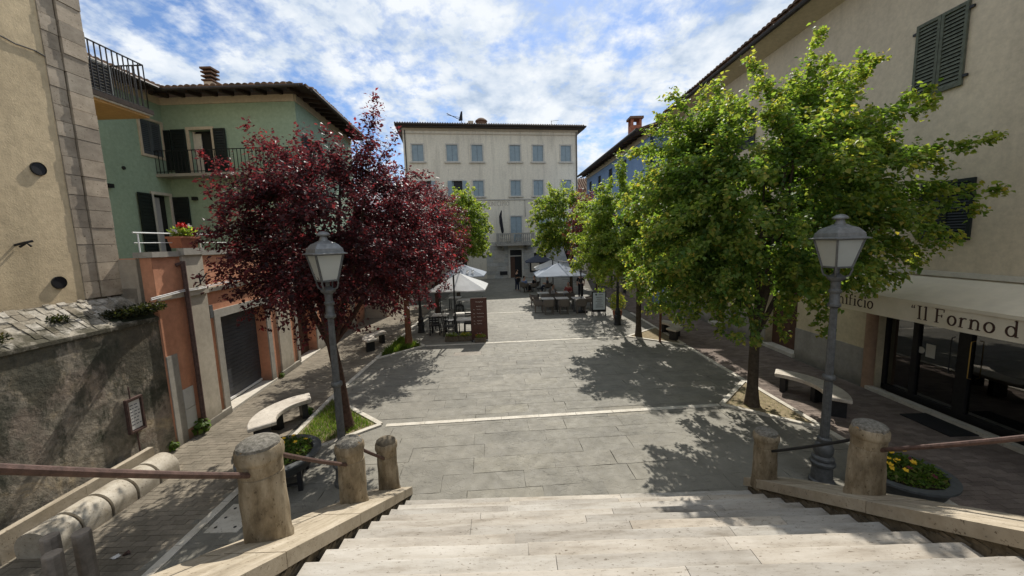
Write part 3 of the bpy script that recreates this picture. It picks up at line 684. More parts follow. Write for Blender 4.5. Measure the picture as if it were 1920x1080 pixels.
# generic leaf clump builder (numpy): oriented small faces
def leaf_mesh(name, C, N, T, size, mat, col, shape='maple'):
    n = len(C); N = N/np.linalg.norm(N, axis=1, keepdims=True)
    T = T-N*np.sum(T*N, 1, keepdims=True); T /= np.linalg.norm(T, axis=1, keepdims=True)+1e-9; B = np.cross(N, T)
    if shape == 'maple': P = [(0, 0, 0), (.42, .30, .10), (.30, .60, .06), (0, 1.0, -.12), (-.30, .60, .06), (-.42, .30, .10)]; F = [(0, 1, 2), (0, 2, 3), (0, 3, 4), (0, 4, 5)]
    elif shape == 'oval': P = [(0, 0, 0), (.30, .45, .07), (0, 1.0, -.1), (-.30, .45, .07)]; F = [(0, 1, 2), (0, 2, 3)]
    else: P = [(.04, 0, 0), (.03, .6, .02), (0, 1, .15), (-.03, .6, .02), (-.04, 0, 0)]; F = [(0, 1, 3, 4), (1, 2, 3)]
    P = np.array(P); V = C[:, None, :]+size[:, None, None]*(P[None, :, 0:1]*B[:, None, :]+P[None, :, 1:2]*T[:, None, :]+P[None, :, 2:3]*N[:, None, :])
    k = len(P); me = bpy.data.meshes.new(name); V = V.reshape(-1, 3)
    loops = []; starts = []; tot = 0; st = 0
    fl = np.concatenate([np.array(f) for f in F]); fs = np.array([len(f) for f in F])
    idx = (np.arange(n)[:, None]*k+fl[None, :]).ravel(); sz = np.tile(fs, n); stt = np.concatenate([[0], np.cumsum(sz)[:-1]])
    me.vertices.add(len(V)); me.vertices.foreach_set('co', V.astype(np.float32).ravel())
    me.loops.add(len(idx)); me.loops.foreach_set('vertex_index', idx.astype(np.int32))
    me.polygons.add(len(sz)); me.polygons.foreach_set('loop_start', stt.astype(np.int32)); me.polygons.foreach_set('loop_total', sz.astype(np.int32))
    me.update(calc_edges=True)
    a = me.attributes.new('leaf', 'FLOAT_COLOR', 'POINT'); cc = np.ones((n, k, 4), np.float32); cc[:, :, 0] = col[:, 0:1]; cc[:, :, 1] = col[:, 1:2]; cc[:, :, 2] = 0
    a.data.foreach_set('color', cc.ravel()); me.materials.append(MT[mat]); me.validate(); return me
def clump(name, pts, size, mat, parent, seed, shape='oval', upb=.6, young=.1):
    r = np.random.default_rng(seed); n = len(pts); N = r.normal(size=(n, 3)); N[:, 2] += upb; T = r.normal(size=(n, 3)); T[:, 2] += .3
    col = np.stack([r.random(n), (r.random(n) < young)*.8], 1)
    me = leaf_mesh(name, np.array(pts), N, T, r.uniform(.7, 1.2, n)*size, mat, col, shape)
    return tag(obj(name, me, parent), kind='stuff')
def blob(c, rad, n, seed):
    r = np.random.default_rng(seed); d = r.normal(size=(n, 3)); d /= np.linalg.norm(d, axis=1, keepdims=True)
    return np.array(c)+d*np.array(rad)*(r.random((n, 1))**.4)
iv = thing('ivy', 'dark moss and weeds growing on the ledge beside the orange wall', 'ivy', (-7.2, 6.9, 2.9))
pts = np.concatenate([blob((-.02+.1*i, .1*i-.1, -.03+.02*i), (.22, .22, .10), 500, 40+i) for i in range(-2, 5)])
clump('leaves', pts, .05, 'ivyleaf', iv, 3)
MB().hexa([(-.4, -.4, .0), (.2, -.4, -.2), (.25, .5, -.2), (-.4, .5, .12), (-.38, -.35, .12), (.1, -.3, -.08), (.2, .48, -.06), (-.38, .48, .2)]).build('moss_mat', 'moss', iv, False, True)
for i, (y, d) in enumerate(((6.05, -.3), (5.2, -.15))):
    wd = thing('weed_tuft', ['small weed tuft on the sloping ledge below the lower round vent', 'weed tuft on the ledge at the left picture edge'][i], 'weed', FM(y-7.45, d, 2.70-d*.76))
    clump('leaves', blob((0, 0, .05), (.14, .14, .06), 160, 70+i), .05, 'ivyleaf', wd, 5+i)
    MB().tube([(0, 0, -.05), (.01, 0, .06)], .01, 5).build('stem', 'moss', wd, False, True)

# ------------------------------------------------------------------ orange terrace building
orr = thing('orange_building', 'orange one storey building with pale pilasters, roller door and roof terrace', 'building', (-6.94, 7.45, 0))
gu0, gu1, gz = 1.68, 3.66, 2.38
du0, du1, dz_ = 5.5, 6.95, 2.55
m = MB().wall(FO, 0, 13.2, -.05, 3.88, [(gu0, gu1, -.05, gz), (du0, du1, -.05, dz_), (9.0, 10.2, -.05, 2.4)], 0, .35)
m.wall(Face((-6.94-.8, 7.45), 0), 0, .797, -.05, 3.88)
m.build('wall', 'orange', orr)
MB().fbox(FO, .02, 13.1, -6.5, -.36, 3.1, 3.3).fbox(FO, .02, 13.1, -.42, -.36, -.05, 3.1).fbox(FO, .02, .06, -.8, -.06, -.05, 3.86).fbox(FO, .02, 13.1, -.30, -.02, 2.9, 3.87).build('terrace_slab', 'pale', orr)
for a, b, c in ((.70, 1.28, .07), (4.22, 4.98, .05), (7.75, 8.4, .05), (11, 11.6, .05)):
    MB().fbox(FO, a, b, 0, c, -.05, 3.90).build('pilaster', 'pilaster', orr)
    MB().fbox(FO, a-.02, b+.02, 0, c+.05, 3.905, 4.05).build('pilaster_cap', 'dado', orr)
MB().fbox(FO, -.03, .69, -.30, .05, 3.885, 3.99).fbox(FO, 1.31, 4.19, -.30, .05, 3.885, 3.99).fbox(FO, 5.01, 13.1, -.30, .05, 3.885, 3.99).build('parapet_coping', 'dado', orr)
mm = MB()
for a, b, d in ((.0, .695, .06), (.695, 1.285, .12), (1.285, 4.215, .06), (4.215, 4.985, .10), (4.985, 13.1, .06)): mm.fbox(FO, a, b, .001, d, 3.03, 3.14)
mm.build('cornice', 'pilaster', orr)
m = MB(); pts = [FO(u, .09+.05*(.70 < u < 1.3), 3.17-.02*math.sin(u*2.2)+(.0 if u > .5 else -.06*(.5-u)*2)) for u in np.linspace(-.25, 7.5, 30)]; m.tube(pts, .012, 5); pts = [p+Vector((0, .0, .03)) for p in pts]; m.tube(pts, .008, 5); m.build('cable', 'white', orr)
frame(FO, gu0, gu1, -.05, gz, .2, 0, .035, 'dado', orr, 'door_surround', False)
frame(FO, du0, du1, -.05, dz_, .16, 0, .04, 'dado', orr, 'door_surround', False)
gd = MB().fbox(FO, gu0-.01, gu1+.01, -.34, -.30, .10, gz).build('roller_door', 'garage', orr)
k = .30
while k < gz-.02:
    MB().fbox(FO, gu0+.005, gu1-.005, -.30, -.286, k, k+.098).build('slat', 'garage', gd); k += .104
MB().fbox(FO, gu0+.005, gu1-.005, -.31, -.27, .10, .16).build('bottom_rail', 'white', gd)
MB().fbox(FO, gu0-.18, gu1+.2, -.3, .06, -.04, .07).build('door_sill', 'kerb', orr)
MB().fbox(FO, du0-.1, du1+.1, -.3, .08, -.04, .07).build('door_sill', 'kerb', orr)
MB().fbox(FO, du0, du1, -.34, -.31, -.05, dz_).build('door', 'brownwood', orr); MB().fbox(FO, 9, 10.2, -.34, -.31, -.05, 2.4).build('door', 'brownwood', orr)
for a, b in ((.71, 1.62), (4.16, 5.04), (5.06, 5.33)): MB().fbox(FO, a, b, .001, .085, -.05, .16).build('plinth', 'dado', orr)
MB().fbox(FO, 7.12, 7.7, .001, .03, -.05, .9).fbox(FO, 7.76, 8.9, .052, .06, -.05, .8).build('plinth', 'dado', orr)
m = MB(); m.tube([FO(.64, .10, 3.78), FO(.64, .10, .35), FO(.68, .12, .1)], .045, 10); m.tube([FO(.58, .0, 3.70), FO(.62, .09, 3.74), FO(.64, .10, 3.6)], .045, 10); m.build('downpipe', 'rust', orr, True)
for z0, z1 in ((.24, .66), (.67, 1.10)): MB().fbox(FO, .28, .57, .001, .02, z0, z1).build('utility_panel', 'panel', orr)
MB().fbox(FO, .0, .27, .001, .018, -.05, 1.9).build('render_patch', 'dado', orr)
m = MB().tube([FO(.98, .07, 3.20), FO(.98, .16, 3.25), FO(.98, .16, 3.50)], .016, 6).tube([FO(.98, .16, 3.30), FO(1.16, .2, 3.48)], .016, 6); m.build('wall_bracket', 'iron', orr)
MB().fbox(FO, 1.34, 1.44, .001, .05, 2.42, 2.72).build('meter_box', 'lampgrey', orr)
m = MB()
for u in np.linspace(.12, 12.8, 10):
    if u > .5: m.tube([FO(u, -.1, 3.99), FO(u, -.1, 4.36)], .012, 6)
m.tube([FO(-.2, -.1, 4.36), FO(13, -.1, 4.36)], .014, 6); m.tube([FO(-.2, -.1, 4.17), FO(13, -.1, 4.17)], .008, 6); m.tube([FO(-.1, -.1, 3.99), FO(-.1, -.1, 4.36)], .012, 6); m.build('terrace_rail', 'white', orr)
# flower pot
fp = thing('flower_pot', 'terracotta box of red geraniums standing on the first pilaster', 'flower pot', FO(.92, -.02, 4.055))
MB().hexa([(-.12, -.20, 0), (.12, -.20, 0), (.12, .20, 0), (-.12, .20, 0), (-.15, -.25, .24), (.15, -.25, .24), (.15, .25, .24), (-.15, .25, .24)]).box(-.165, .165, -.265, .265, .2, .245).build('pot', 'terracotta', fp, False, True)
clump('leaves', blob((0, 0, .33), (.18, .26, .12), 500, 4), .07, 'lime', fp, 2)
clump('red_flower', np.concatenate([blob((.05, -.05, .47), (.07, .10, .06), 160, 5)]), .05, 'redpetal', fp, 6)
clump('white_flower', np.concatenate([blob((.0, .17, .46), (.05, .05, .04), 60, 8), blob((.05, -.24, .36), (.04, .03, .04), 30, 9)]), .045, 'whitepetal', fp, 7)

# ------------------------------------------------------------------ green house behind the terrace
gr = thing('green_house', 'sage green house with dark shutters and tiled eaves above the terrace', 'house', (-7.2, 14.5, 0))
FB = Face((-12.4, 14.5), 0); FA = Face((-12.4, 14.5), 90); FS = Face((-7.58, 14.5), 94.9)
ZE = 9.42
m = MB()
m.wall(FB, 0, 4.82, 3.2, ZE, [(.92, 1.72, 6.72, 8.30)], 0, .22)
m.wall(FA, -8.5, 0, 3.2, ZE, [(-.92, -.12, 7.33, 8.5), (-.80, -.15, 3.3, 5.98)], 0, .2)
m.wall(FS, 0, 6.2, 3.3, ZE, [(.75, 1.55, 7.05, 8.1), (3.5, 4.3, 6.9, 8.1)], 0, .2)
m.build('wall', 'green', gr)
MB().wall(Face(FS(6.2, 0, 0)[:2], 180), 0, 9, 0, ZE).build('end_wall', 'cream', gr)
mm = MB().fbox(FB, .05, 4.82, .001, .05, ZE-.24, ZE).fbox(FA, -8.5, -.05, .001, .05, ZE-.24, ZE).fbox(FS, .0, 6.2, .001, .05, ZE-.24, ZE); mm.build('cornice_band', 'cream', gr)
OV = .72; zr = lambda d: ZE+.12-d*.18
for F, a, b in ((FB, .0, 4.82+OV), (FA, -8.5, -.0), (FS, -OV, 6.2)):
    a2 = a if F is not FB else OV
    b2 = b if F is not FA else -OV
    rf = MB().hexa([F(a2, OV, zr(OV)), F(b2, OV, zr(OV)), F(b if F is not FA else 0, 0, zr(0)), F(a, 0, zr(0)), F(a2, OV, zr(OV)+.04), F(b2, OV, zr(OV)+.04), F(b if F is not FA else 0, 0, zr(0)+.04), F(a, 0, zr(0)+.04)]).build('eave_boards', 'wood', gr)
    s = (a2 if F is not FS else -OV+.3, b2 if F is not FB else b2-.1)
    rafters(F, (a+.35 if F is FB else a+.1 if F is FA else .15), (5.0 if F is FB else b-.4 if F is FA else b-.1), .03, OV-.05, zr(.03)-.004, gr, .52, slope=.18)
    eave_tiles(F, s[0], s[1], OV+.09, zr(OV)+.05, gr, slope=.18)
    MB().tube([F(s[0], OV+.07, zr(OV)+.0), F(s[1], OV+.07, zr(OV)+.0)], .055, 8).build('gutter', 'gutter', gr, True)
# roof planes
MB().hexa([FB(OV, OV, zr(OV)+.05), FB(4.82+OV, OV, zr(OV)+.05), FB(1.2, -4, zr(-4)), FB(-4, -4, zr(-4)), FB(OV, OV, zr(OV)+.10), FB(4.82+OV, OV, zr(OV)+.10), FB(1.2, -4, zr(-4)+.06), FB(-4, -4, zr(-4)+.06)]).build('roof', 'tile', gr)
MB().hexa([FA(-8.5, OV, zr(OV)+.05), FA(-OV, OV, zr(OV)+.05), FA(4, -4, zr(-4)), FA(-8.5, -4, zr(-4)), FA(-8.5, OV, zr(OV)+.1), FA(-OV, OV, zr(OV)+.1), FA(4, -4, zr(-4)+.06), FA(-8.5, -4, zr(-4)+.06)]).build('roof', 'tile', gr)
MB().hexa([FS(-OV, OV, zr(OV)+.05), FS(6.2, OV, zr(OV)+.05), FS(6.2, -4, zr(-4)), FS(4, -4, zr(-4)), FS(-OV, OV, zr(OV)+.1), FS(6.2, OV, zr(OV)+.1), FS(6.2, -4, zr(-4)+.06), FS(4, -4, zr(-4)+.06)]).build('roof', 'tile', gr)
# chimney with a layered cap
ch = MB().box(-11.74, -11.42, 15.85, 16.2, 9.2, 10.5).build('chimney', 'cream', gr)
for i in range(3): MB().box(-11.79, -11.37, 15.8, 16.25, 10.52+.15*i, 10.57+.15*i).build('chimney_cap', 'tile', ch)
MB().box(-11.69, -11.46, 15.9, 16.15, 10.5, 10.92).build('chimney_core', 'black', ch)
MB().box(-11.8, -11.36, 15.79, 16.26, 10.95, 11.02).build('chimney_cap', 'tile', ch)
# upper balcony door on the wall facing us, open shutters
wd = frame(FB, .92, 1.72, 6.72, 8.30, .10, 0, .04, 'cream', gr, 'balcony_door', False)
MB().fbox(FB, .92, 1.72, -.22, -.20, 6.72, 8.3).build('pane', 'black', wd)
MB().fbox(FB, .93, 1.0, -.19, -.13, 6.72, 8.28).fbox(FB, 1.0, 1.22, -.17, -.14, 6.76, 8.2).build('door_leaf', 'offwhite', wd)
louvre(FB, .30, .80, 6.72, 8.32, .05, 'shutdark', wd, 16)
louvre(FB, 1.83, 2.25, 6.72, 8.32, .05, 'shutdark', wd, 16)
louvre(FB, .02, .26, 6.9, 8.3, .05, 'shutdark', wd, 16)
MB().fbox(FB, .0, 5.0, 0, .55, 6.60, 6.70).build('balcony_slab', 'dado', gr)
railing(FB, .0, 5.0, .5, 6.70, 7.50, 'iron', gr, .13)
# shuttered window and terrace door on the side wall
w = frame(FA, -.92, -.12, 7.33, 8.5, .08, 0, .04, 'cream', gr, 'window'); louvre(FA, -.90, -.53, 7.35, 8.48, -.04, 'slatgrey', w, 15); louvre(FA, -.51, -.14, 7.35, 8.48, -.04, 'slatgrey', w, 15)
w = frame(FA, -.80, -.15, 3.3, 5.98, .09, 0, .05, 'offwhite', gr, 'terrace_door', False)
MB().fbox(FA, -.80, -.15, -.2, -.18, 3.3, 5.98).build('pane', 'black', w); MB().fbox(FA, -.75, -.40, -.16, -.14, 3.3, 5.9).build('curtain', 'curtain', w)
louvre(FA, -1.42, -.92, 3.3, 5.98, .05, 'shutdark', w, 22)
louvre(FB, .04, .62, 3.4, 5.95, .05, 'shutdark', w, 22)
for F, u, z in ((FB, .78, 5.82), (FA, -2.35, 6.0)): MB().fbox(F, u, u+.16, 0, .12, z, z+.12).build('wall_lamp', 'black', gr)
MB().tube([FA(-1.7, -.01, 6.7), FA(-1.7, .04, 6.7)], .055, 14).build('round_vent', 'lampdark', gr)
for a, b, z0, z1 in ((.75, 1.55, 7.05, 8.1), (3.5, 4.3, 6.9, 8.1)):
    w = frame(FS, a, b, z0, z1, .07, 0, .035, 'cream', gr, 'window'); MB().fbox(FS, a, b, -.2, -.18, z0, z1).build('pane', 'black', w)
    louvre(FS, a-.5, a-.1, z0, z1, .05, 'shutdark', w, 14); louvre(FS, b+.1, b+.5, z0, z1, .05, 'shutdark', w, 14)
# cantilevered top balcony with an air conditioner at the left edge
FC = Face((-10.2, 14.5), 90)
bs = MB().hexa([FC(-6.2, -2.19, 7.86), FC(-2.86, -2.19, 7.86), FC(-2.86, 0, 7.86), FC(-6.2, 0, 7.86), FC(-6.2, -2.19, 8.0), FC(-2.86, -2.19, 8.0), FC(-2.86, 0, 8.0), FC(-6.2, 0, 8.0)]).build('balcony_slab', 'offwhite', gr)
MB().fbox(FC, -6.2, -2.9, -2.19, -.06, 7.80, 7.857).build('balcony_soffit', 'soffit', gr); MB().fbox(FC, -6.2, -2.84, .001, .03, 7.90, 8.02).build('balcony_fascia', 'wood', gr)
railing(FC, -6.2, -2.9, -.06, 8.0, 9.25, 'iron', gr, .14, r=.011)
FC2 = Face((-12.4, 11.6), 0); railing(FC2, .05, 2.14, .0, 8.0, 9.25, 'iron', gr, .14, r=.011)
ac = thing('air_conditioner', 'grey air conditioner with a black grille behind the upper balcony railing', 'air conditioner', (-10.45, 10.55, 8.02))
MB().box(-.2, .14, -.75, .14, .05, .80).box(-.15, .1, -.6, -.5, 0, .05).box(-.15, .1, 0, .1, 0, .05).build('housing', 'panel', ac, False, True)
gl = MB().box(.141, .15, -.70, .10, .1, .76).build('grille', 'black', ac, False, True)
m = MB()
for i in range(9): m.box(.150, .16, -.70, .10, .12+.075*i, .135+.075*i)
m.build('grille_bars', 'dado', ac, False, True)

# lower street building past the green house, behind the trees
hb = thing('street_house', 'low pale house in shade behind the left row of trees', 'house', (-6.6, 21, 0))
FH = Face((-6.9, 20.8), 92); ws = [(u, u+1.0, .0, 2.3) for u in (1.2, 4.0, 7.2, 10.2, 13.0)]+[(u, u+.9, 3.3, 4.6) for u in (1.2, 4.0, 7.2, 10.2, 13.0)]
MB().wall(FH, 0, 17.5, -.05, 5.6, ws, 0, .2).wall(Face((-11, 20.8), 0), 0, 4.1, -.05, 5.6).build('wall', 'pale', hb)
MB().fbox(FH, .05, 17.4, -4, -.3, -.05, 5.5).build('inner_wall', 'pale', hb)
for a in ws: w = MB().fbox(FH, a[0], a[1], -.22, -.18, a[2], a[3]).build('window', 'black', hb)
MB().hexa([FH(-.2, .4, 5.55), FH(17.6, .4, 5.55), FH(17.6, -4, 6.6), FH(-.2, -4, 6.6), FH(-.2, .4, 5.68), FH(17.6, .4, 5.68), FH(17.6, -4, 6.75), FH(-.2, -4, 6.75)]).build('roof', 'tile', hb)

# ------------------------------------------------------------------ town hall
FU = Face((.5, 41.2), 9)
mu = thing('town_hall', 'tall ivory town hall with pale blue shutters closing the far end of the square', 'town hall', (.5, 41.2, 0))
r1 = [-9.6, -6.2, -3.68, .24, 2.68, 5.70]
wins = []; ww = .56
for u in r1: wins.append((u-ww, u+ww, 12.1, 13.75, 1))
for u in [-9.0, -5.85, -3.68, .22, 2.66, 5.70]: wins.append((u-.53, u+.53, 8.62, 10.2, 2))
for u in (-9.0, -5.85, -3.68, .16, 3.1, 5.8): wins.append((u-.6, u+.6, 4.5 if abs(u-.16) > .1 else 3.7, 6.5, 3))
door = (-.62, .66, -.05, 3.0)
holes = [w[:4] for w in wins]+[door, (2.0, 3.4, 1.0, 2.6), (-6.5, -5.2, -.05, 2.8)]
m = MB().wall(FU, -10.96, 6.98, -.05, 15.3, holes, 0, .25); m.wall(Face(FU(6.98, 0, 0)[:2], 99), 0, 12, -.05, 15.3); m.wall(Face(FU(-10.96, -12, 0)[:2], -81), 0, 12, -.05, 15.3); m.build('wall', 'munic', mu)
MB().fbox(FU, -10.9, 6.9, -.4, -.3, -.05, 15.3).build('inner_wall', 'interior', mu)
for (a, b, z0, z1, row) in wins:
    w = frame(FU, a, b, z0, z1, .13, 0, .05, 'offwhite', mu, 'window', False)
    MB().fbox(FU, a-.25, b+.25, 0, .18, z0-.14, z0-.005).build('sill', 'offwhite', w)
    opn = row == 2 and a < -5
    if not opn:
        for p, q in ((a+.005, (a+b)/2-.012), ((a+b)/2+.012, b-.005)):
            MB().fbox(FU, p, q, -.10, -.05, z0, z1-.005).fbox(FU, p, p+.07, -.05, -.035, z0, z1-.005).fbox(FU, q-.07, q, -.05, -.035, z0, z1-.005).fbox(FU, p+.07, q-.07, -.05, -.035, (z0+z1)/2-.05, (z0+z1)/2+.05).build('shutter', 'shutblue', w)
        MB().fbox(FU, a, b, -.24, -.2, z0, z1).build('pane', 'black', w)
    else:
        MB().fbox(FU, a, b, -.24, -.2, z0, z1).build('pane', 'black', w)
        for p, q in ((a-.42, a-.02), (b+.02, b+.42)): MB().fbox(FU, p, q, .055, .10, z0, z1).build('shutter', 'shutblue', w)
        MB().fbox(FU, a, a+.18, -.19, -.15, z0, z1).build('casement', 'shutblue', w)
MB().fbox(FU, -10.96, 6.98, .001, .10, 8.22, 8.34).build('string_course', 'offwhite', mu)
MB().fbox(FU, -10.96, 6.98, .001, .06, 14.75, 14.83).fbox(FU, -10.99, 7.01, .001, .14, 15.1, 15.3).build('cornice', 'cream', mu)
MB().fbox(FU, -11.5, 7.6, -12, .62, 15.3, 15.42).build('eave', 'gutter', mu)
rf = MB().hexa([FU(-11.62, .74, 15.425), FU(7.72, .74, 15.425), FU(7.72, -12.5, 15.425), FU(-11.62, -12.5, 15.425), FU(-11.60, .72, 15.60), FU(7.70, .72, 15.60), FU(4, -5, 16.0), FU(-8, -5, 16.0)]).build('roof', 'tile', mu)
MB().tube([FU(-11.6, .80, 15.50), FU(7.7, .80, 15.50)], .09, 8).build('gutter', 'gutter', mu, True)
m = MB(); u = -11.55
while u < 7.6: m.tube([FU(u, .78, 15.60), FU(u, -.2, 15.72)], .085, 6); u += .24
tag(m.build('tile_row', 'tile', mu), kind='stuff')
for u in (-10.75, 6.85): MB().tube([FU(u, .09, 15.1), FU(u, .09, 2)], .05, 8).build('downpipe', 'gutter', mu)
MB().tube([FU(1.15, .05, 8.2), FU(1.15, .05, 6.4)], .02, 6).build('cable', 'lampgrey', mu)
# rusticated ground floor, block by block
rg = random.Random(21); z = -.05; row = 0
while z < 3.5:
    h = .44; u = -3.15
    while u < 6.9:
        w = rg.uniform(.7, 1.25); u2 = min(u+w, 6.95)
        segs = [(u, u2)]
        for hh in [(-.80, .84, -.05, 3.15), (2.0, 3.4, 1.0, 2.6)]:
            ns = []
            for a, b in segs:
                if z+h > hh[2] and z < hh[3] and b > hh[0] and a < hh[1]:
                    if a < hh[0]: ns.append((a, hh[0]))
                    if b > hh[1]: ns.append((hh[1], b))
                else: ns.append((a, b))
            segs = ns
        for a, b in segs:
            if b-a > .1: MB().fbox(FU, a+.012, b-.012, .001, .045+rg.uniform(0, .02), z+.012, z+h-.012, rg.random()).build('stone_block', 'quoin2', mu)
        u = u2
    z += h
d = frame(FU, -.62, .66, -.05, 2.98, .16, 0, .11, 'offwhite', mu, 'entrance', False); MB().fbox(FU, -.62, .66, -.24, -.20, -.05, 3.0).build('door', 'black', d); MB().fbox(FU, -.62, .66, -.18, -.08, 2.28, 2.38).build('transom', 'offwhite', d)
MB().fbox(FU, -.58, -.1, -.17, -.12, -.05, 2.26).build('door_leaf', 'brownwood', d)
MB().fbox(FU, -1.75, -.95, .068, .10, .35, .75).build('grate', 'black', mu)
w = MB().fbox(FU, 1.5, 2.75, .07, .16, .55, 1.95).build('notice_case', 'black', mu); MB().fbox(FU, 1.66, 2.59, .161, .175, .70, 1.8).build('pane', 'cream', w)
# balcony with balusters
bl = MB().fbox(FU, -2.1, 1.9, 0, 1.0, 3.45, 3.66).build('balcony', 'dado', mu)
MB().fbox(FU, -2.1, 1.9, .78, .98, 4.62, 4.76).fbox(FU, -.62, -.30, .76, .99, 3.66, 4.62).fbox(FU, 1.6, 1.88, .76, .99, 3.66, 4.62).fbox(FU, -2.08, -1.8, .76, .99, 3.66, 4.62).build('balustrade', 'dado', bl)
for u in np.arange(-1.65, 1.55, .2):
    if -.75 < u < -.2: continue
    MB().lathe([(.05, 0), (.05, .1), (.035, .2), (.075, .45), (.035, .75), (.05, .88), (.05, .96)], tuple(FU(float(u), .88, 3.66)), 8).build('baluster', 'dado', bl, True)
for u in (-1.4, 1.2): MB().hexa([FU(u-.12, .1, 2.95), FU(u+.12, .1, 2.95), FU(u+.12, .08, 2.95), FU(u-.12, .08, 2.95), FU(u-.12, .85, 3.44), FU(u+.12, .85, 3.44), FU(u+.12, .08, 3.44), FU(u-.12, .08, 3.44)]).build('bracket', 'dado', bl)
# roof furniture
ch = MB().lathe([(.55, 0), (.55, .75), (.66, .78), (.64, .9), (.35, 1.12), (.1, 1.2)], tuple(FU(-2.9, -2.5, 15.95)), 12).build('chimney', 'tile', mu)
MB().fbox(FU, -4.3, -3.75, -3, -2.5, 15.9, 16.85).build('chimney', 'cream', mu)
an = thing('roof_antenna', 'television antenna with a dark pennant shape on the town hall roof', 'antenna', FU(-5.05, -1.5, 15.95))
m = MB().tube([(0, 0, 0), (0, 0, 1.5)], .035, 6).tube([(-1.5, 0, 1.35), (0, 0, .6)], .03, 6).tube([(-1.5, 0, 1.2), (.1, 0, .85)], .02, 6)
for i in range(5): m.tube([(-1.4+.28*i, -.25, 1.3-.14*i), (-1.4+.28*i, .25, 1.3-.14*i)], .015, 5)
m.build('mast', 'iron', an, False, True); MB().hexa([(-.3, -.02, .55), (.12, -.02, .6), (.12, .02, .6), (-.3, .02, .55), (-.05, -.02, 1.45), (.12, -.02, 1.55), (.12, .02, 1.55), (-.05, .02, 1.45)]).build('reflector', 'flagcloth', an, False, True)
an = thing('roof_antenna', 'thin antenna near the right end of the town hall roof', 'antenna', FU(4.6, -1.5, 15.6)); MB().tube([(0, 0, 0), (0, 0, 1.1)], .025, 6).tube([(-.05, 0, 1.05), (.8, 0, 1.12)], .015, 5).build('mast', 'lampgrey', an, False, True)
fl = thing('flag', 'dark rolled flag on a slanting pole by the town hall balcony', 'flag', FU(-1.4, .2, 4.4))
o = FU(-1.4, .2, 4.4); m = MB().tube([FU(-1.4, .1, 4.4)-o, FU(-1.5, .9, 7.1)-o], .025, 6); m.build('pole', 'iron', fl, False, True)
m = MB(); m.tube([FU(-1.5, .9, 7.05)-o, FU(-1.62, .85, 6.5)-o, FU(-1.55, .7, 5.8)-o, FU(-1.42, .6, 5.0)-o, FU(-1.38, .55, 4.6)-o], [.05, .14, .17, .15, .06], 8); m.build('cloth', 'flagcloth', fl, True, True)

# ------------------------------------------------------------------ lettering: drawn serif strokes
def arc(cx, cy, rx, ry, a0, a1, n=12): return [(cx+rx*math.cos(R(a0+(a1-a0)*i/n)), cy+ry*math.sin(R(a0+(a1-a0)*i/n))) for i in range(n+1)]
T, H_ = .12, .055
def bar(x0, x1, y, h=.05): return ([(x0, y), (x1, y)], h)
def stem(x, y0, y1, w=T): return ([(x, y0), (x, y1)], w)
GL = {
 'I': (.42, [stem(.21, 0, 1), bar(.06, .36, .025), bar(.06, .36, .975)]),
 'l': (.32, [stem(.16, 0, 1), bar(.03, .29, .025), ([(.02, .93), (.16, 1.0)], .05)]),
 'F': (.70, [stem(.18, 0, 1), bar(.04, .32, .025), bar(.04, .62, .97), bar(.2, .48, .52), ([(.60, .98), (.60, .78)], .05), ([(.48, .62), (.48, .42)], .05)]),
 'P': (.68, [stem(.18, 0, 1), bar(.04, .32, .025), (arc(.30, .73, .26, .25, 90, -90), [.05, .06, .08, .1, .12, .13, .13, .13, .12, .1, .08, .06, .05]), bar(.05, .3, .975), bar(.2, .3, .48)]),
 'o': (.62, [(arc(.31, .33, .24, .31, 0, 360, 24), [.075+.05*abs(math.cos(2*math.pi*i/24)) for i in range(25)])]),
 'c': (.54, [(arc(.32, .33, .24, .31, 45, 315, 18), [.06+.07*math.sin(math.pi*i/18) for i in range(19)])]),
 'a': (.54, [(arc(.24, .42, .17, .22, 160, 0, 10)+[(.41, 0)], .085), (arc(.24, .18, .17, .16, 70, 330, 14), .07)]),
 'n': (.66, [stem(.15, 0, .64), bar(.02, .28, .025), ([(.03, .58), (.15, .65)], .05), (arc(.33, .40, .18, .23, 160, 0, 10)+[(.51, 0)], .1), bar(.39, .64, .025)]),
 'r': (.48, [stem(.15, 0, .64), bar(.02, .30, .025), ([(.03, .58), (.15, .65)], .05), (arc(.34, .40, .18, .23, 165, 60, 6), .08)]),
 'i': (.32, [stem(.16, 0, .64), bar(.03, .29, .025), ([(.04, .58), (.16, .65)], .05), ([(.16, .80), (.16, .92)], .13)]),
 'f': (.42, [([(.16, 0), (.16, .78)]+arc(.30, .80, .14, .17, 170, 50, 6), .1), bar(.03, .31, .025), bar(.02, .38, .62)]),
 'd': (.66, [(arc(.28, .33, .21, .30, 0, 360, 22), [.065+.05*abs(math.cos(2*math.pi*i/22)) for i in range(23)]), stem(.50, 0, 1.0, .1), ([(.40, .95), (.5, 1.0)], .05), bar(.5, .62, .025)]),
 '"': (.36, [([(.12, .98), (.08, .86), (.10, .76)], [.03, .07, .1]), ([(.27, .98), (.23, .86), (.25, .76)], [.03, .07, .1])]),
 'M': (.86, [stem(.12, 0, 1, .1), stem(.74, 0, 1, .12), ([(.12, 1), (.43, .15), (.74, 1)], .1)]), 'U': (.72, [([(.12, 1), (.12, .3)]+arc(.35, .3, .23, .27, 180, 360, 10)+[(.58, 1)], .11)]),
 'N': (.74, [stem(.12, 0, 1, .1), stem(.60, 0, 1, .1), ([(.12, 1), (.60, 0)], .11)]), 'C': (.7, [(arc(.38, .5, .28, .47, 45, 315, 16), .11)]), 'O': (.8, [(arc(.4, .5, .31, .46, 0, 360, 24), .11)]),
}
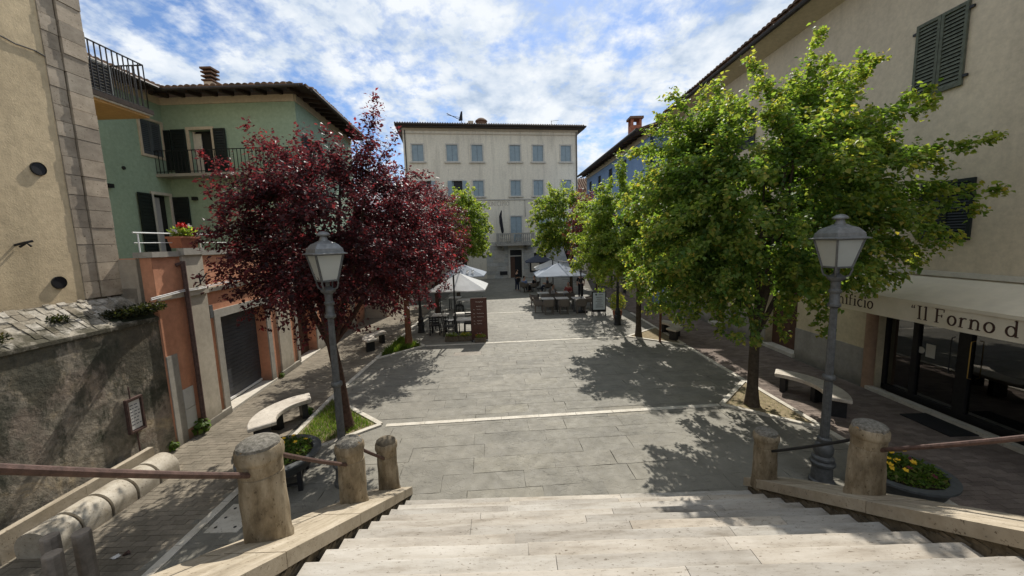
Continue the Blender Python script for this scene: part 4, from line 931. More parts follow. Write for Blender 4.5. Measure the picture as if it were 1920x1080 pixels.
def write(F, text, u, z, h, d, mat, name, parent, sp=1.0):
    k = 0
    for c in text:
        if c == ' ': u += .34*h; continue
        w, st_ = GL[c]; mb = MB()
        for pts, wd in st_:
            mb.ribbon(F, [(u+x*h, z+y*h) for x, y in pts], [q*h for q in wd] if isinstance(wd, list) else wd*h, d, d+.004+.0004*(k % 5)); k += 1
        mb.build(name, mat, parent); u += w*h*sp
    return u
write(FU, 'MUNICIPIO', -3.05, 7.62, .44, .001, 'faded', 'letter', mu)

# ------------------------------------------------------------------ right: beige building with bakery
rb_ = thing('bakery_building', 'big beige building with weathered shutters and a bakery on the ground floor', 'building', (9.05, 12, 0))
FR = Face((9.05, 22.3), -90); U = lambda y: 22.3-y
wins = [(U(8.95), U(8.02), 6.80, 8.32), (U(8.55), U(7.6), 3.75, 4.92), (U(12.75), U(11.95), 7.15, 8.5), (U(15.9), U(15.0), 7.15, 8.5), (U(19), U(18.1), 7.15, 8.5), (U(12.7), U(11.8), 3.8, 5.2), (U(16), U(15), 3.8, 5.2)]
shop = (U(9.28), U(3.2), -.05, 2.75); bd = (U(13.45), U(12.0), -.05, 2.4); bd2 = (U(17.2), U(16.1), -.05, 2.4)
MB().wall(FR, 0, 27, 3.08, 10.4, wins, 0, .18).wall(Face((9.05, 22.3), 180), -9, 0, 3.08, 10.4).build('wall', 'right', rb_)
MB().wall(FR, 0, 27, -.05, 2.98, [shop, bd, bd2], .0, .3).build('ground_floor_wall', 'rightlow', rb_)
for a, b in ((0, bd2[0]-.01), (bd2[1]+.01, bd[0]-.01), (bd[1]+.01, shop[0]-.30)): MB().fbox(FR, a, b, .001, .03, -.05, .95).build('dado', 'dado', rb_)
MB().fbox(FR, 0, 27, -.1, .07, 2.98, 3.08).build('string_course', 'offwhite', rb_)
for (a, b, c, e) in (bd, bd2):
    MB().fbox(FR, a, b, -.29, -.24, c, e).build('door', 'brownwood', rb_); MB().fbox(FR, a-.05, b+.05, -.28, .12, -.04, .09).build('door_sill', 'kerb', rb_)
# upper shutters; the near pair is split slat by slat
for i, (a, b, c, e) in enumerate(wins):
    wd = MB().fbox(FR, a, b, -.17, -.13, c, e).build('window', 'black', rb_)
    mt = 'shutgrey' if i == 0 else 'shutdark'
    if i in (0, 1, 5, 6):
        mid = (a+b)/2
        for p, q in ((a-.02, mid-.006), (mid+.006, b+.02)): louvre(FR, p, q, c-.02, e+.02, .01, mt, wd, 19, slats_as_parts=(i == 0), th=.045)
        if i == 0:
            m = MB()
            for zz in (c+.12, e-.15):
                for uu in (a-.05, b+.05): m.fbox(FR, uu-.05, uu+.05, .012, .05, zz, zz+.05)
            m.build('hinge', 'iron', wd)
    else:
        for p, q in ((a-.45, a-.03), (b+.03, b+.45)): louvre(FR, p, q, c, e, .02, mt, wd, 16)
# eaves
MB().hexa([FR(0, .62, 10.25), FR(27, .62, 10.25), FR(27, .0, 10.02), FR(0, .0, 10.02), FR(0, .66, 10.31), FR(27, .66, 10.31), FR(27, -.2, 10.5), FR(0, -.2, 10.5)]).build('eave_soffit', 'right', rb_)
MB().tube([FR(0, .70, 10.30), FR(27, .70, 10.30)], .075, 8).build('gutter', 'gutter', rb_, True)
MB().hexa([FR(0, .72, 10.36), FR(27, .72, 10.36), FR(27, -5, 11.9), FR(0, -5, 11.9), FR(0, .72, 10.42), FR(27, .72, 10.42), FR(27, -5, 12), FR(0, -5, 12)]).build('roof', 'tile', rb_)
eave_tiles(FR, 1, 13, .80, 10.42, rb_, .23)
MB().tube([FR(U(9.9), .05, 5.9), FR(U(9.9), .06, 5.86)], .02, 6).build('wall_bolt', 'iron', rb_)
# shop front
MB().tube([FR(shop[0]-.14, .03, -.05), FR(shop[0]-.14, .03, 2.75)], .13, 14).build('pillar', 'soffit2', rb_, True)
inn = MB(); inn.fbox(FR, shop[0]-.6, 27, -4.0, -3.9, -.05, 2.95).fbox(FR, shop[0]-.7, shop[0]-.6, -3.9, -.31, -.05, 2.95).fbox(FR, shop[0]-.6, 27, -3.9, -.31, 2.88, 2.95).fbox(FR, shop[0]-.6, 27, -3.9, -.31, -.06, .03); inn.build('shop_interior', 'interior', rb_)
sf = MB().fbox(FR, shop[0]+.0, shop[0]+.07, -.25, -.17, .10, 2.75).fbox(FR, shop[0], 20, -.25, -.17, .03, .16).build('shop_front', 'iron', rb_)
uu = [shop[0]+.07, U(8.62), U(8.50), U(7.72), U(7.50), U(6.42), U(6.18), U(5.1), U(4.95), U(3.2)]
for k in range(1, len(uu)-1, 2): MB().fbox(FR, uu[k], uu[k+1], -.26, -.16, .16, 2.75).build('mullion', 'iron', sf)
for k in range(0, len(uu)-1, 2): MB().fbox(FR, uu[k]-.002, uu[k+1]+.002, -.222, -.212, .155, 2.75).build('pane', 'glass', sf)
for u in (U(7.44), U(7.78)): MB().tube([FR(u, -.16, 1.72), FR(u, -.09, 1.70), FR(u, -.085, 1.66), FR(u, -.085, .95), FR(u, -.16, .93)], .009, 8).build('door_handle', 'brass' if u > U(7.6) else 'iron', sf, True)  # lit handle in brass, dark one in iron: light put into the material
MB().fbox(FR, U(8.36), U(8.17), -.21, -.207, 1.12, 1.42).build('window_sticker', 'panel', sf)
MB().tube([FR(U(8.46), -.211, 1.24), FR(U(8.46), -.206, 1.24)], .075, 18).build('window_sticker', 'panel', sf)
MB().fbox(FR, U(4.9), U(4.6), -.21, -.207, .6, 1.1).build('window_sticker', 'paper', sf)
MB().fbox(FR, U(9.34), U(3), .001, .18, -.05, .075).build('shop_step', 'kerb', rb_)
ct = thing('shop_counter', 'dim bakery counter with a glass top seen through the shop window', 'counter', (10.8, 7, 0)); MB().box(10.7, 11.3, 4.5, 8.6, .03, .98).build('body', 'brownwood', ct); MB().box(10.65, 11.35, 4.45, 8.65, .985, 1.03).build('worktop', 'tabletop', ct)
sh = thing('bread_shelf', 'dim wooden shelves on the back wall inside the bakery', 'shelf', (12.8, 7, 0))
for k in range(4): MB().box(12.5, 12.93, 4.5, 8.8, .8+.5*k, .84+.5*k).build('shelf_board', 'brownwood', sh)
MB().box(12.935, 12.945, 4.5, 8.8, .5, 2.6).build('back_panel', 'brownwood', sh)
dm = MB().box(8.30, 8.86, 6.92, 7.88, .004, .022).build('door_mat', 'mat'); tag(dm, 'black door mat on the pavement in front of the bakery door', 'door mat')
# awning
aw = thing('awning', 'cream canvas awning of the bakery with brown serif lettering on the valance', 'awning', (8.5, 7, 2.6))
FV = Face((8.0, 22.3), -90)
class Wavy(Face):
    def __call__(s, u, d, z): return Face.__call__(s, u, d+(2.56-z)*(.035*math.sin(u*4.1)+.018*math.sin(u*11.3+1)), z)
FW = Wavy((8.0, 22.3), -90)
ya, yb = 9.85, 3.0
cv = MB()
n = 26
for k in range(n):
    y0, y1 = ya+(yb-ya)*k/n, ya+(yb-ya)*(k+1)/n; s0 = .012*math.sin(k*1.3); s1 = .012*math.sin((k+1)*1.3)
    for j in range(4):
        f0, f1 = j/4, (j+1)/4; X = lambda f: 9.04-1.04*f; Z = lambda f, s: 2.97-.41*f-(.045+s)*math.sin(math.pi*f)
        cv.hexa([(X(f1), y0, Z(f1, s0)-.006), (X(f0), y0, Z(f0, s0)-.006), (X(f0), y1, Z(f0, s1)-.006), (X(f1), y1, Z(f1, s1)-.006), (X(f1), y0, Z(f1, s0)), (X(f0), y0, Z(f0, s0)), (X(f0), y1, Z(f0, s1)), (X(f1), y1, Z(f1, s1))])
cv.build('canopy', 'canvas', aw, True)
MB().fbox(FV, U(ya), U(yb), -.03, .02, 2.50, 2.565).build('front_bar', 'canvas', aw)
va = MB()
for k in range(90):
    for j in range(3): va.fbox(FW, U(ya)+(ya-yb)*k/90, U(ya)+(ya-yb)*(k+1)/90, -.004, .004, 2.13+.1227*j, 2.13+.1227*(j+1))
va = va.build('valance', 'canvas', aw, True)
write(FW, 'Panificio', U(9.66), 2.235, .26, .0045, 'lettering', 'letter', va, 1.15)
write(FW, '"Il Forno d', U(7.58), 2.21, .27, .0045, 'lettering', 'letter', va, 1.16)
for y in (9.3, 3.4): MB().tube([(9.03, y, 2.45), (8.5, y, 2.5), (8.02, y, 2.53)], .016, 6).build('arm', 'lampgrey', aw)

# blue house and the little one beyond
bh = thing('blue_house', 'blue rendered house with dark eaves behind the right hand trees', 'house', (8.2, 29, 0))
FBH = Face((7.55, 38.2), -88); wn_ = [(u, u+.95, z, z+1.5) for u in (1.0, 4.2, 7.4, 10.6) for z in (4.2, 7.7)]+[(u, u+1.1, -.05, 2.4) for u in (1.0, 4.2, 7.4, 10.6)]
MB().wall(FBH, 0, 15.6, -.05, 3.25, [w for w in wn_ if w[2] < 1], .0, .2).fbox(FBH, 0, 15.6, .001, .06, 3.18, 3.27).build('ground_floor_wall', 'pale', bh)
MB().wall(FBH, 0, 15.6, 3.25, 9.95, [w for w in wn_ if w[2] > 1], 0, .2).wall(Face((7.55, 38.2), 180), -8, 0, -.05, 9.95).build('wall', 'blue', bh)
for a in wn_:
    w = MB().fbox(FBH, a[0], a[1], -.2, -.16, a[2], a[3]).build('window', 'black', bh)
    if a[2] > 3: louvre(FBH, a[0], (a[0]+a[1])/2, a[2], a[3], -.1, 'shutdark', w, 10); louvre(FBH, (a[0]+a[1])/2, a[1], a[2], a[3], -.1, 'shutdark', w, 10)
MB().fbox(FBH, .05, 15.58, -7.9, -.3, -.05, 9.9).build('inner_wall', 'blue', bh)
MB().fbox(FBH, -.02, 15.6, .001, .05, 9.6, 9.95).build('cornice_band', 'cream', bh); MB().fbox(FBH, .0, .22, .001, .03, -.05, 9.6).build('corner_strip', 'cream', bh)
MB().hexa([FBH(-.3, .7, 9.96), FBH(15.6, .7, 9.96), FBH(15.6, -.2, 10.2), FBH(-.3, -.2, 10.2), FBH(-.3, .75, 10.06), FBH(15.6, .75, 10.06), FBH(15.6, -5, 11.8), FBH(-.3, -5, 11.8)]).build('roof', 'tile', bh)
MB().tube([FBH(-.3, .78, 9.98), FBH(15.6, .78, 9.98)], .1, 8).build('gutter', 'gutter', bh, True)
rafters(FBH, .1, 15.4, .06, .66, 10.02, bh, .9)
ch = MB().box(8.25, 8.95, 26.6, 27.3, 10.0, 11.35).build('chimney', 'terracotta', bh)
for dx, dy in ((0, 0), (.55, 0), (0, .55), (.55, .55)): MB().box(8.25+dx, 8.40+dx, 26.6+dy, 26.75+dy, 11.36, 11.75).build('chimney_pier', 'terracotta', ch)
MB().box(8.15, 9.05, 26.5, 27.4, 11.75, 11.9).build('chimney_cap', 'tile', ch)
lh = thing('tiled_house', 'small cream house with tiled roof in the gap beside the town hall', 'house', (9.5, 50, 0))
MB().box(8.3, 14, 48, 54, -.05, 9.6).build('wall', 'cream', lh); MB().hexa([(7.9, 47.5, 9.6), (14.4, 47.5, 9.6), (14.4, 54.4, 9.6), (7.9, 54.4, 9.6), (7.9, 47.5, 9.75), (14.4, 47.5, 9.75), (14.4, 51, 11.6), (7.9, 51, 11.6)]).build('roof', 'tile', lh)
m = MB(); u = 8.0
while u < 14: m.tube([(u, 47.45, 9.82), (u, 50.9, 11.68)], .10, 6); u += .27
tag(m.build('tile_row', 'tile', lh), kind='stuff')

# ------------------------------------------------------------------ street lamps
def lamp(label, x, y, rz, paint):
    L = thing('street_lamp', label, 'street lamp', (x, y, 0), rz, 'lantern street lamps around the square')
    MB().lathe([(.17, 0), (.17, .06), (.145, .08), (.135, .30), (.15, .31), (.17, .34), (.17, .37), (.13, .40), (.15, .42), (.15, .45), (.11, .48), (.13, .54), (.135, .60), (.11, .67), (.08, .70), (.095, .72), (.095, .76), (.075, .78)], seg=20).build('base', paint, L, True, True)
    m = MB(); seg = 32; vs = []; fs = []
    zs = [.76, 1.2, 1.72, 2.3, 2.88]
    for z in zs:
        r0 = .063-.016*(z-.76)/2.1
        for k in range(seg): r = r0*(1 if k % 2 else .90); a = 2*math.pi*k/seg; vs.append((r*math.cos(a), r*math.sin(a), z))
    for i in range(len(zs)-1):
        for k in range(seg): fs.append((i*seg+k, i*seg+(k+1) % seg, (i+1)*seg+(k+1) % seg, (i+1)*seg+k))
    m.add(vs, fs); m.build('pole', paint, L, False, True)
    MB().lathe([(.062, 1.70), (.085, 1.72), (.09, 1.75), (.085, 1.78), (.062, 1.80)], seg=20).build('ring', paint, L, True, True); MB().lathe([(.05, 2.84), (.085, 2.87), (.085, 2.90), (.066, 2.92), (.062, 3.06), (.08, 3.08), (.08, 3.11), (.06, 3.13), (.062, 3.24), (.11, 3.28), (.115, 3.31), (.06, 3.35), (.02, 3.38)], seg=20).build('collar', paint, L, True, True)
    b = MB()
    for k in range(4):
        a = math.pi/4+k*math.pi/2; c, s = math.cos(a), math.sin(a)
        b.tube([(.07*c, .07*s, 3.30), (.15*c, .15*s, 3.34), (.175*c, .175*s, 3.42), (.168*c, .168*s, 3.46)], .014, 6)
    b.lathe([(.035, 3.36), (.04, 3.44), (.03, 3.47)], seg=10); b.build('bracket', paint, L, True, True)
    w0, w1, z0, z1 = .122, .205, 3.46, 3.87; q = [(-1, -1), (1, -1), (1, 1), (-1, 1)]
    f = MB()
    for i in range(4):
        a, c = q[i], q[(i+1) % 4]
        f.bar((a[0]*w0, a[1]*w0, z0), (a[0]*w1, a[1]*w1, z1), .026, .026); f.bar((a[0]*w0, a[1]*w0, z0), (c[0]*w0, c[1]*w0, z0), .024, .024); f.bar((a[0]*w1, a[1]*w1, z1), (c[0]*w1, c[1]*w1, z1), .024, .024)
    fo = f.build('lantern_frame', paint, L, False, True)
    for i in range(4):
        a, c = q[i], q[(i+1) % 4]; k = .985; e = .94
        MB().hexa([(a[0]*w0*k, a[1]*w0*k, z0), (c[0]*w0*k, c[1]*w0*k, z0), (c[0]*w0*e, c[1]*w0*e, z0), (a[0]*w0*e, a[1]*w0*e, z0), (a[0]*w1*k, a[1]*w1*k, z1), (c[0]*w1*k, c[1]*w1*k, z1), (c[0]*w1*e, c[1]*w1*e, z1), (a[0]*w1*e, a[1]*w1*e, z1)]).build('pane', 'frost', fo, False, True)
    r = MB()
    def sq(w, z): return [(i*w, j*w, z) for i, j in q]
    prof = [(.255, 3.872), (.258, 3.886), (.215, 3.90), (.205, 3.96), (.155, 4.03), (.09, 4.065), (.055, 4.09)]
    vs = []; 
    for w, z in prof: vs += sq(w, z)
    r.add(vs, [(3, 2, 1, 0)]+[(4*i+k, 4*i+(k+1) % 4, 4*i+4+(k+1) % 4, 4*i+4+k) for i in range(len(prof)-1) for k in range(4)]+[tuple(len(vs)-4+k for k in range(4))])
    ro = r.build('lantern_roof', 'lamptop' if paint == 'lampgrey' else paint, L, False, True)
    MB().lathe([(.07, 4.08), (.055, 4.13), (.05, 4.15), (.095, 4.165), (.10, 4.18), (.085, 4.20), (.05, 4.225), (.0, 4.235)], seg=18).build('finial', 'lamptop' if paint == 'lampgrey' else paint, ro, True, True)
    return L
lamp('grey lantern street lamp in front of the purple plum tree, left', -2.93, 6.08, R(45), 'lampgrey')
lamp('grey lantern street lamp in front of the big green maple, right', 4.85, 5.70, R(2), 'lampgrey')
lamp('dark lantern street lamp half hidden by the far left plum leaves', -4.15, 17.0, R(10), 'lampdark')
lamp('dark lantern street lamp beside the white menu easel on the right', 4.8, 17.3, R(10), 'lampdark')

# ------------------------------------------------------------------ benches, log seat, planters, posts
def bench(label, top, legs, zt=.47, th=.085):
    c = (sum(p[0] for p in top)/len(top), sum(p[1] for p in top)/len(top))
    b = thing('stone_bench', label, 'bench', (c[0], c[1], 0), 0, 'curved stone benches')
    area = sum(top[i][0]*top[(i+1) % len(top)][1]-top[(i+1) % len(top)][0]*top[i][1] for i in range(len(top)))
    if area < 0: top = top[::-1]
    m = MB(); n = len(top); cx_, cy_ = c
    ins = [(x+(cx_-x)*.04, y+(cy_-y)*.03) for x, y in top]
    vs = [(x, y, zt-th) for x, y in ins]+[(x, y, zt-th+.02) for x, y in top]+[(x, y, zt-.015) for x, y in top]+[(x, y, zt) for x, y in ins]
    fs = [tuple(range(n-1, -1, -1)), tuple(range(3*n, 4*n))]
    for l in range(3): fs += [(l*n+i, l*n+(i+1) % n, (l+1)*n+(i+1) % n, (l+1)*n+i) for i in range(n)]
    m.add(vs, fs).build('seat', 'bench', b)
    for x, y, a in legs:
        ca, sa = math.cos(a)*.15, math.sin(a)*.15; w = (-sa*.4, ca*.4)
        MB().prism([(x-ca-w[0], y-sa-w[1]), (x+ca-w[0], y+sa-w[1]), (x+ca+w[0], y+sa+w[1]), (x-ca+w[0], y-sa+w[1])], 0, zt-th).build('leg', 'iron', b)
    return b
def crescent(cx_, cy_, ri, ro, a0, a1, n=14): return [(cx_+ro*math.cos(R(a0+(a1-a0)*i/n)), cy_+ro*math.sin(R(a0+(a1-a0)*i/n))) for i in range(n+1)]+[(cx_+ri*math.cos(R(a1+(a0-a1)*i/n)), cy_+ri*math.sin(R(a1+(a0-a1)*i/n))) for i in range(n+1)]
def cbench(label, cx_, cy_, ri, ro, a0, a1):
    rm = (ri+ro)/2; L = []
    for f in (.12, .88) if abs(a1-a0) < 60 else (.1, .5, .9):
        a = R(a0+(a1-a0)*f); L.append((cx_+rm*math.cos(a), cy_+rm*math.sin(a), a))
    return bench(label, crescent(cx_, cy_, ri, ro, a0, a1), L)
cbench('curved pale stone bench on the brown pavement below the roller door', -4.38, 7.98, .72, 1.22, 122, 222)
cbench('curved stone bench on the reddish pavement in front of the bakery wall', 5.95, 8.55, .98, 1.42, -42, 52)
cbench('small curved bench in shade under the far left trees', -4.75, 14.75, .68, 1.12, 125, 232)
cbench('curved stone bench beside the sapling stake on the right', 5.55, 15.1, .72, 1.16, -62, 46)
lg = thing('log_shaped_bench', 'stone seat shaped like a grooved column drum lying against the mouldy wall', 'bench', (-6.4, 5.5, 0))
ys = np.linspace(4.62, 6.62, 6); rg = random.Random(4)
def half(m, x, y0, y1, r, n=12):
    pts = [(x-r*.95, 0)]+[(x+r*math.cos(math.pi*(1-i/n)), .13+r*.92*math.sin(math.pi*(1-i/n))) for i in range(n+1)]+[(x+r*.97, 0)]
    k = len(pts); m.add([(p[0], y0, p[1]) for p in pts]+[(p[0], y1, p[1]) for p in pts], [tuple(range(k)), tuple(range(2*k-1, k-1, -1))]+[(i, k+i, k+(i+1) % k, (i+1) % k) for i in range(k)])
for a, b in zip(ys, ys[1:]):
    m = MB(); half(m, -6.44, a+.024, b-.024, .26); m.build('drum_segment', 'drum', lg, True)
for a in ys[1:-1]:
    m = MB(); half(m, -6.44, a-.0235, a+.0235, .215); m.build('groove', 'rubble', lg, True)
MB().box(-6.86, -6.76, 4.55, 5.6, 0, .40).build('back_slab', 'coping', lg); MB().box(-6.86, -6.76, 5.604, 6.75, 0, .395).build('back_slab', 'coping', lg)
def planter(label, x, y, r, z, seed, purple):
    p = thing('flower_bowl', label, 'planter', (x, y, 0), rz=R(20), group='round flower bowls beside the stairs')
    MB().lathe([(r*.55, z-.26), (r*.80, z-.20), (r*.90, z-.06), (r*1.0, z-.03), (r*1.0, z), (r*.80, z+.0), (r*.78, z-.05), (r*.1, z-.06)], seg=40).build('bowl', 'bowl', p, True, True)
    for k in range(4):
        a = math.pi/4+k*math.pi/2; c, s = math.cos(a)*r*.72, math.sin(a)*r*.72
        MB().box(c-.035, c+.035, s-.035, s+.035, 0, z-.16).build('leg', 'iron', p, False, True)
    MB().bar((-r*.5, -r*.5, .12), (r*.5, -r*.5, .12), .03, .03).bar((-r*.5, r*.5, .12), (r*.5, r*.5, .12), .03, .03).bar((-r*.5, -r*.5, .12), (-r*.5, r*.5, .12), .03, .03).bar((r*.5, -r*.5, .12), (r*.5, r*.5, .12), .03, .03).build('brace', 'iron', p, False, True)
    MB().lathe([(r*.79, z-.045), (r*.4, z-.02), (.02, z-.01)], seg=24).build('soil', 'darksoil', p, True, True)
    r0 = np.random.default_rng(seed); n = 1300; a = r0.random(n)*2*np.pi; q = np.sqrt(r0.random(n))*r*.76
    pts = np.stack([q*np.cos(a), q*np.sin(a), z+r0.random(n)*.10*(1.2-q/r)], 1); clump('foliage', pts, .06, 'grass', p, seed, 'oval', .8)
    fl = MB(); rg = random.Random(seed); fl2 = MB()
    for i in range(16 if purple else 7):
        a = rg.uniform(0, 6.28); q = rg.uniform(.1, .72)*r; c = Vector((q*math.cos(a), q*math.sin(a), z+.12+rg.uniform(-.02, .04))); m = fl2 if purple and i % 5 == 0 else fl
        tl = Vector((rg.uniform(-.5, .5), rg.uniform(-.9, .2), 1)).normalized(); xx = tl.orthogonal().normalized(); yy = tl.cross(xx)
        for k in range(5):
            b = 2*math.pi*k/5; d0 = xx*math.cos(b)+yy*math.sin(b); d1 = xx*math.cos(b+.55)+yy*math.sin(b+.55); d2 = xx*math.cos(b-.55)+yy*math.sin(b-.55)
            m.add([c, c+d2*.028+tl*.004, c+d0*.04+tl*.01, c+d1*.028+tl*.004], [(0, 1, 2, 3)])
    tag(fl.build('yellow_flower', 'petal', p, False, True), kind='stuff'); tag(fl2.build('dark_flower', 'darkpetal', p, False, True), kind='stuff') if fl2.v else None
planter('dark round flower bowl on legs behind the left stone bollards', -4.02, 6.12, .64, .55, 3, False)
planter('round flower bowl with yellow pansies behind the right parapet', 5.62, 5.22, .58, .50, 8, True)
for i, (x, y) in enumerate(((-5.42, 4.06), (-5.08, 3.80), (-5.12, 4.12))):
    o = MB().lathe([(.085, 0), (.085, .76), (.08, .78)], seg=10).mesh('steel_post', 'post')
    tag(obj('steel_post', o, None, (x, y, 0)), ['weathered steel post left of its two neighbours at the bottom left', 'nearest short steel post at the bottom left corner', 'tallest looking steel post beside the brown pavement at the bottom left'][i], 'post', 'steel posts')
mh = thing('drain_cover', 'pale stone drain cover with dark holes on the shaded slabs', 'drain cover', (-4.25, 5.3, 0)); MB().box(-.24, .24, -.30, .30, -.02, .014).build('plate', 'kerb', mh, False, True)
for i in (-.14, .14):
    for j in (-.2, 0, .2): MB().lathe([(.022, .0142), (.022, .0165)], (i, j, 0), 10).build('hole', 'black', mh, False, True)
nb = thing('notice_board', 'small rusty framed notice with a paper sheet on the mouldy wall', 'notice board', (-6.96, 6.7, 1.05))
FN = Face((-6.975, 6.7), 90); MB().fbox(FN, -.12, .12, .001, .03, .78, 1.34).build('backing', 'rust', nb)
m = MB(); m.fbox(FN, -.15, -.12, .001, .06, .74, 1.38).fbox(FN, .12, .15, .001, .06, .74, 1.38).fbox(FN, -.12, .12, .001, .06, 1.34, 1.38).fbox(FN, -.12, .12, .001, .06, .74, .78).build('frame', 'rust', nb)
pp = MB().fbox(FN, -.105, .10, .031, .035, .80, 1.32).build('paper', 'paper', nb); m = MB(); rg = random.Random(2)
for k in range(7):
    zz = 1.24-k*.06; u = -.085
    while u < .06: w = rg.uniform(.02, .06); m.fbox(FN, u, min(u+w, .085), .0352, .037, zz, zz+.016); u += w+.02
tag(m.build('print', 'ink', pp), kind='stuff'); m = MB().tube([FN(-.02, .03, .74), FN(-.01, .03, .05)], .014, 6).tube([FN(-.05, .03, 1.38), FN(-.05, .03, 1.6)], .010, 6).build('rod', 'rust', nb)
lt = MB().lathe([(.045, .0), (.048, .010), (.02, .022), (.0, .024)], (-5.35, 4.62, .004), 7, .3).build('litter', 'paper'); tag(lt, 'scrap of white paper litter on the brown pavement', 'litter')
lf = MB().tube([(-5.27, 4.64, .015), (-5.23, 4.67, .035), (-5.19, 4.66, .015)], [.012, .028, .005], 5).build('dry_leaf', 'rust'); tag(lf, 'curled dry leaf beside the white paper scrap', 'leaf')

# ------------------------------------------------------------------ cafe furniture
def umbrella(label, x0, x1, yf, yb, ze, za, pole, mat, scribble=False):
    cxx, cyy = (x0+x1)/2, (yf+yb)/2; b = thing('parasol', label, 'parasol', (pole[0], pole[1], 0), 0, 'cafe parasols')
    m = MB(); N = 8; P = []
    ring = [(x0, yf), ((x0+x1)/2, yf), (x1, yf), (x1, (yf+yb)/2), (x1, yb), ((x0+x1)/2, yb), (x0, yb), (x0, (yf+yb)/2)]
    for i in range(8):
        a, c = ring[i], ring[(i+1) % 8]; rows = []
        for j in range(5):
            f = j/4; z = ze+(za-ze)*(f**.85); sag = -.035*math.sin(math.pi*f)
            for k in range(4):
                t = k/3; px, py = a[0]+(c[0]-a[0])*t, a[1]+(c[1]-a[1])*t; s = -.05*math.sin(math.pi*t)*(1-f)
                corner = .0
                rows.append((px+(cxx-px)*f, py+(cyy-py)*f, z+sag-s*-1*.6))
        m.add(rows, [(j*4+k, j*4+k+1, j*4+5+k, j*4+4+k) for j in range(4) for k in range(3)])
    cn = m.build('canopy', mat, b, False)
    va = MB()
    for i in range(4):
        a, c = ring[2*i], ring[(2*i+2) % 8]; va.add([(a[0], a[1], ze), (c[0], c[1], ze), (c[0], c[1], ze-.06), (a[0], a[1], ze-.06)], [(0, 1, 2, 3)])
    va.build('valance', mat, cn)
    for i in range(8):
        MB().tube([(ring[i][0], ring[i][1], ze-.015), (cxx, cyy, za-.04)], .012, 5).build('rib', 'lampgrey', b)
    px, py = pole
    MB().tube([(px, py, .05), (px, py, za+.05)], .035, 10).build('pole', 'lampdark', b); MB().tube([(px, py, za+.03), (cxx, cyy, za+.08), (cxx, cyy, za-.03)], .025, 8).build('arm', 'lampdark', b)
    MB().box(px-.3, px+.3, py-.3, py+.3, .006, .07).build('foot', 'iron', b)
    if scribble:
        sc = MB(); k = 0
        for off in (0, .28):
            pts = [(x1-.9+off+.09*math.sin(t*2.2), .12+t*.055) for t in range(7)]; vs = []
            nl = Vector((0, -(za-ze), (cyy-yf))).normalized()
            P3 = [Vector((p[0], yf+(cyy-yf)*p[1], ze+(za-ze)*(p[1]**.85)-.035*math.sin(math.pi*p[1])+.03)) for p in pts]
            sc.tube(P3, .022, 5)
        sc.build('painted_mark', 'white', cn)
    return b
umbrella('white cantilever parasol nearest the menu board on the left terrace', -3.55, -1.14, 15.95, 18.4, 1.98, 2.62, (-2.36, 15.5), 'umbrella')
umbrella('grey parasol with a white scrawled mark behind the white left parasol', -3.95, -1.5, 20.6, 23.2, 2.16, 2.72, (-3.9, 20.5), 'umbrellagrey', True)
umbrella('pale grey parasol over the wicker chairs on the right terrace', 1.35, 4.1, 20.9, 23.6, 2.0, 2.62, (3.75, 20.7), 'umbrellagrey')
umbrella('second pale parasol partly hidden behind the right terrace parasol', 1.6, 3.9, 25.2, 27.4, 2.05, 2.6, (2.7, 25), 'umbrella')
umbrella('dark slate parasol near the town hall entrance', 1.15, 3.4, 30, 32.2, 2.25, 2.85, (2.3, 31.1), 'darkcloth')
def chair(label, x, y, rz, kind):
    c = thing('cafe_chair', label, 'chair', (x, y, 0), rz, 'cafe chairs'); mt = 'wicker' if kind == 'w' else 'black'
    MB().hexa([(-.23, -.22, .41), (.23, -.22, .41), (.21, .22, .40), (-.21, .22, .40), (-.23, -.22, .46), (.23, -.22, .46), (.21, .22, .45), (-.21, .22, .45)]).build('seat', mt, c, False, True)
    if kind == 'w':
        m = MB(); pts = [(-.25, .2, .45), (-.26, -.16, .45), (-.2, -.25, .45), (.2, -.25, .45), (.26, -.16, .45), (.25, .2, .45)]; tp = [(-.27, .2, .64), (-.28, -.18, .68), (-.22, -.31, .82), (.22, -.31, .82), (.28, -.18, .68), (.27, .2, .64)]
        for i in range(5):
            a, b2, d, e = Vector(pts[i]), Vector(pts[i+1]), Vector(tp[i+1]), Vector(tp[i]); nn = (b2-a).cross(e-a).normalized()*.025; m.hexa([a, b2, b2+nn, a+nn, e, d, d+nn, e+nn])
        m.build('backrest', mt, c, False, True)
    else:
        m = MB().bar((-.2, -.22, .45), (-.2, -.29, .86), .03, .03).bar((.2, -.22, .45), (.2, -.29, .86), .03, .03)
        for k in range(3): m.bar((-.2, -.245-.02*k, .58+.11*k), (.2, -.245-.02*k, .58+.11*k), .015, .06)
        m.build('backrest', mt, c, False, True)
    for i, j in ((-.2, -.19), (.2, -.19), (.19, .19), (-.19, .19)): MB().bar((i, j, .41), (i*1.06, j*1.08, .004), .035, .035).build('leg', mt, c, False, True)
    return c
def table(label, x, y, rz, top='tabletop', w=.35, l=.35):
    t = thing('cafe_table', label, 'table', (x, y, 0), rz, 'cafe tables'); MB().box(-l, l, -w, w, .72, .75).build('table_top', top, t, False, True)
    for i, j in ((-1, -1), (1, -1), (1, 1), (-1, 1)): MB().box(i*(l-.05)-.022, i*(l-.05)+.022, j*(w-.05)-.022, j*(w-.05)+.022, .005, .718).build('leg', 'black', t, False, True)
    return t
table('nearest small table with pale top behind the left flower box', -2.05, 16.1, 0)
MB().box(-2.16, -1.94, 16.0, 16.2, .752, .756).build('napkin', 'paper')['label'] = 'white napkin sheet on the nearest left terrace table'; bpy.data.objects['napkin']['category'] = 'napkin'
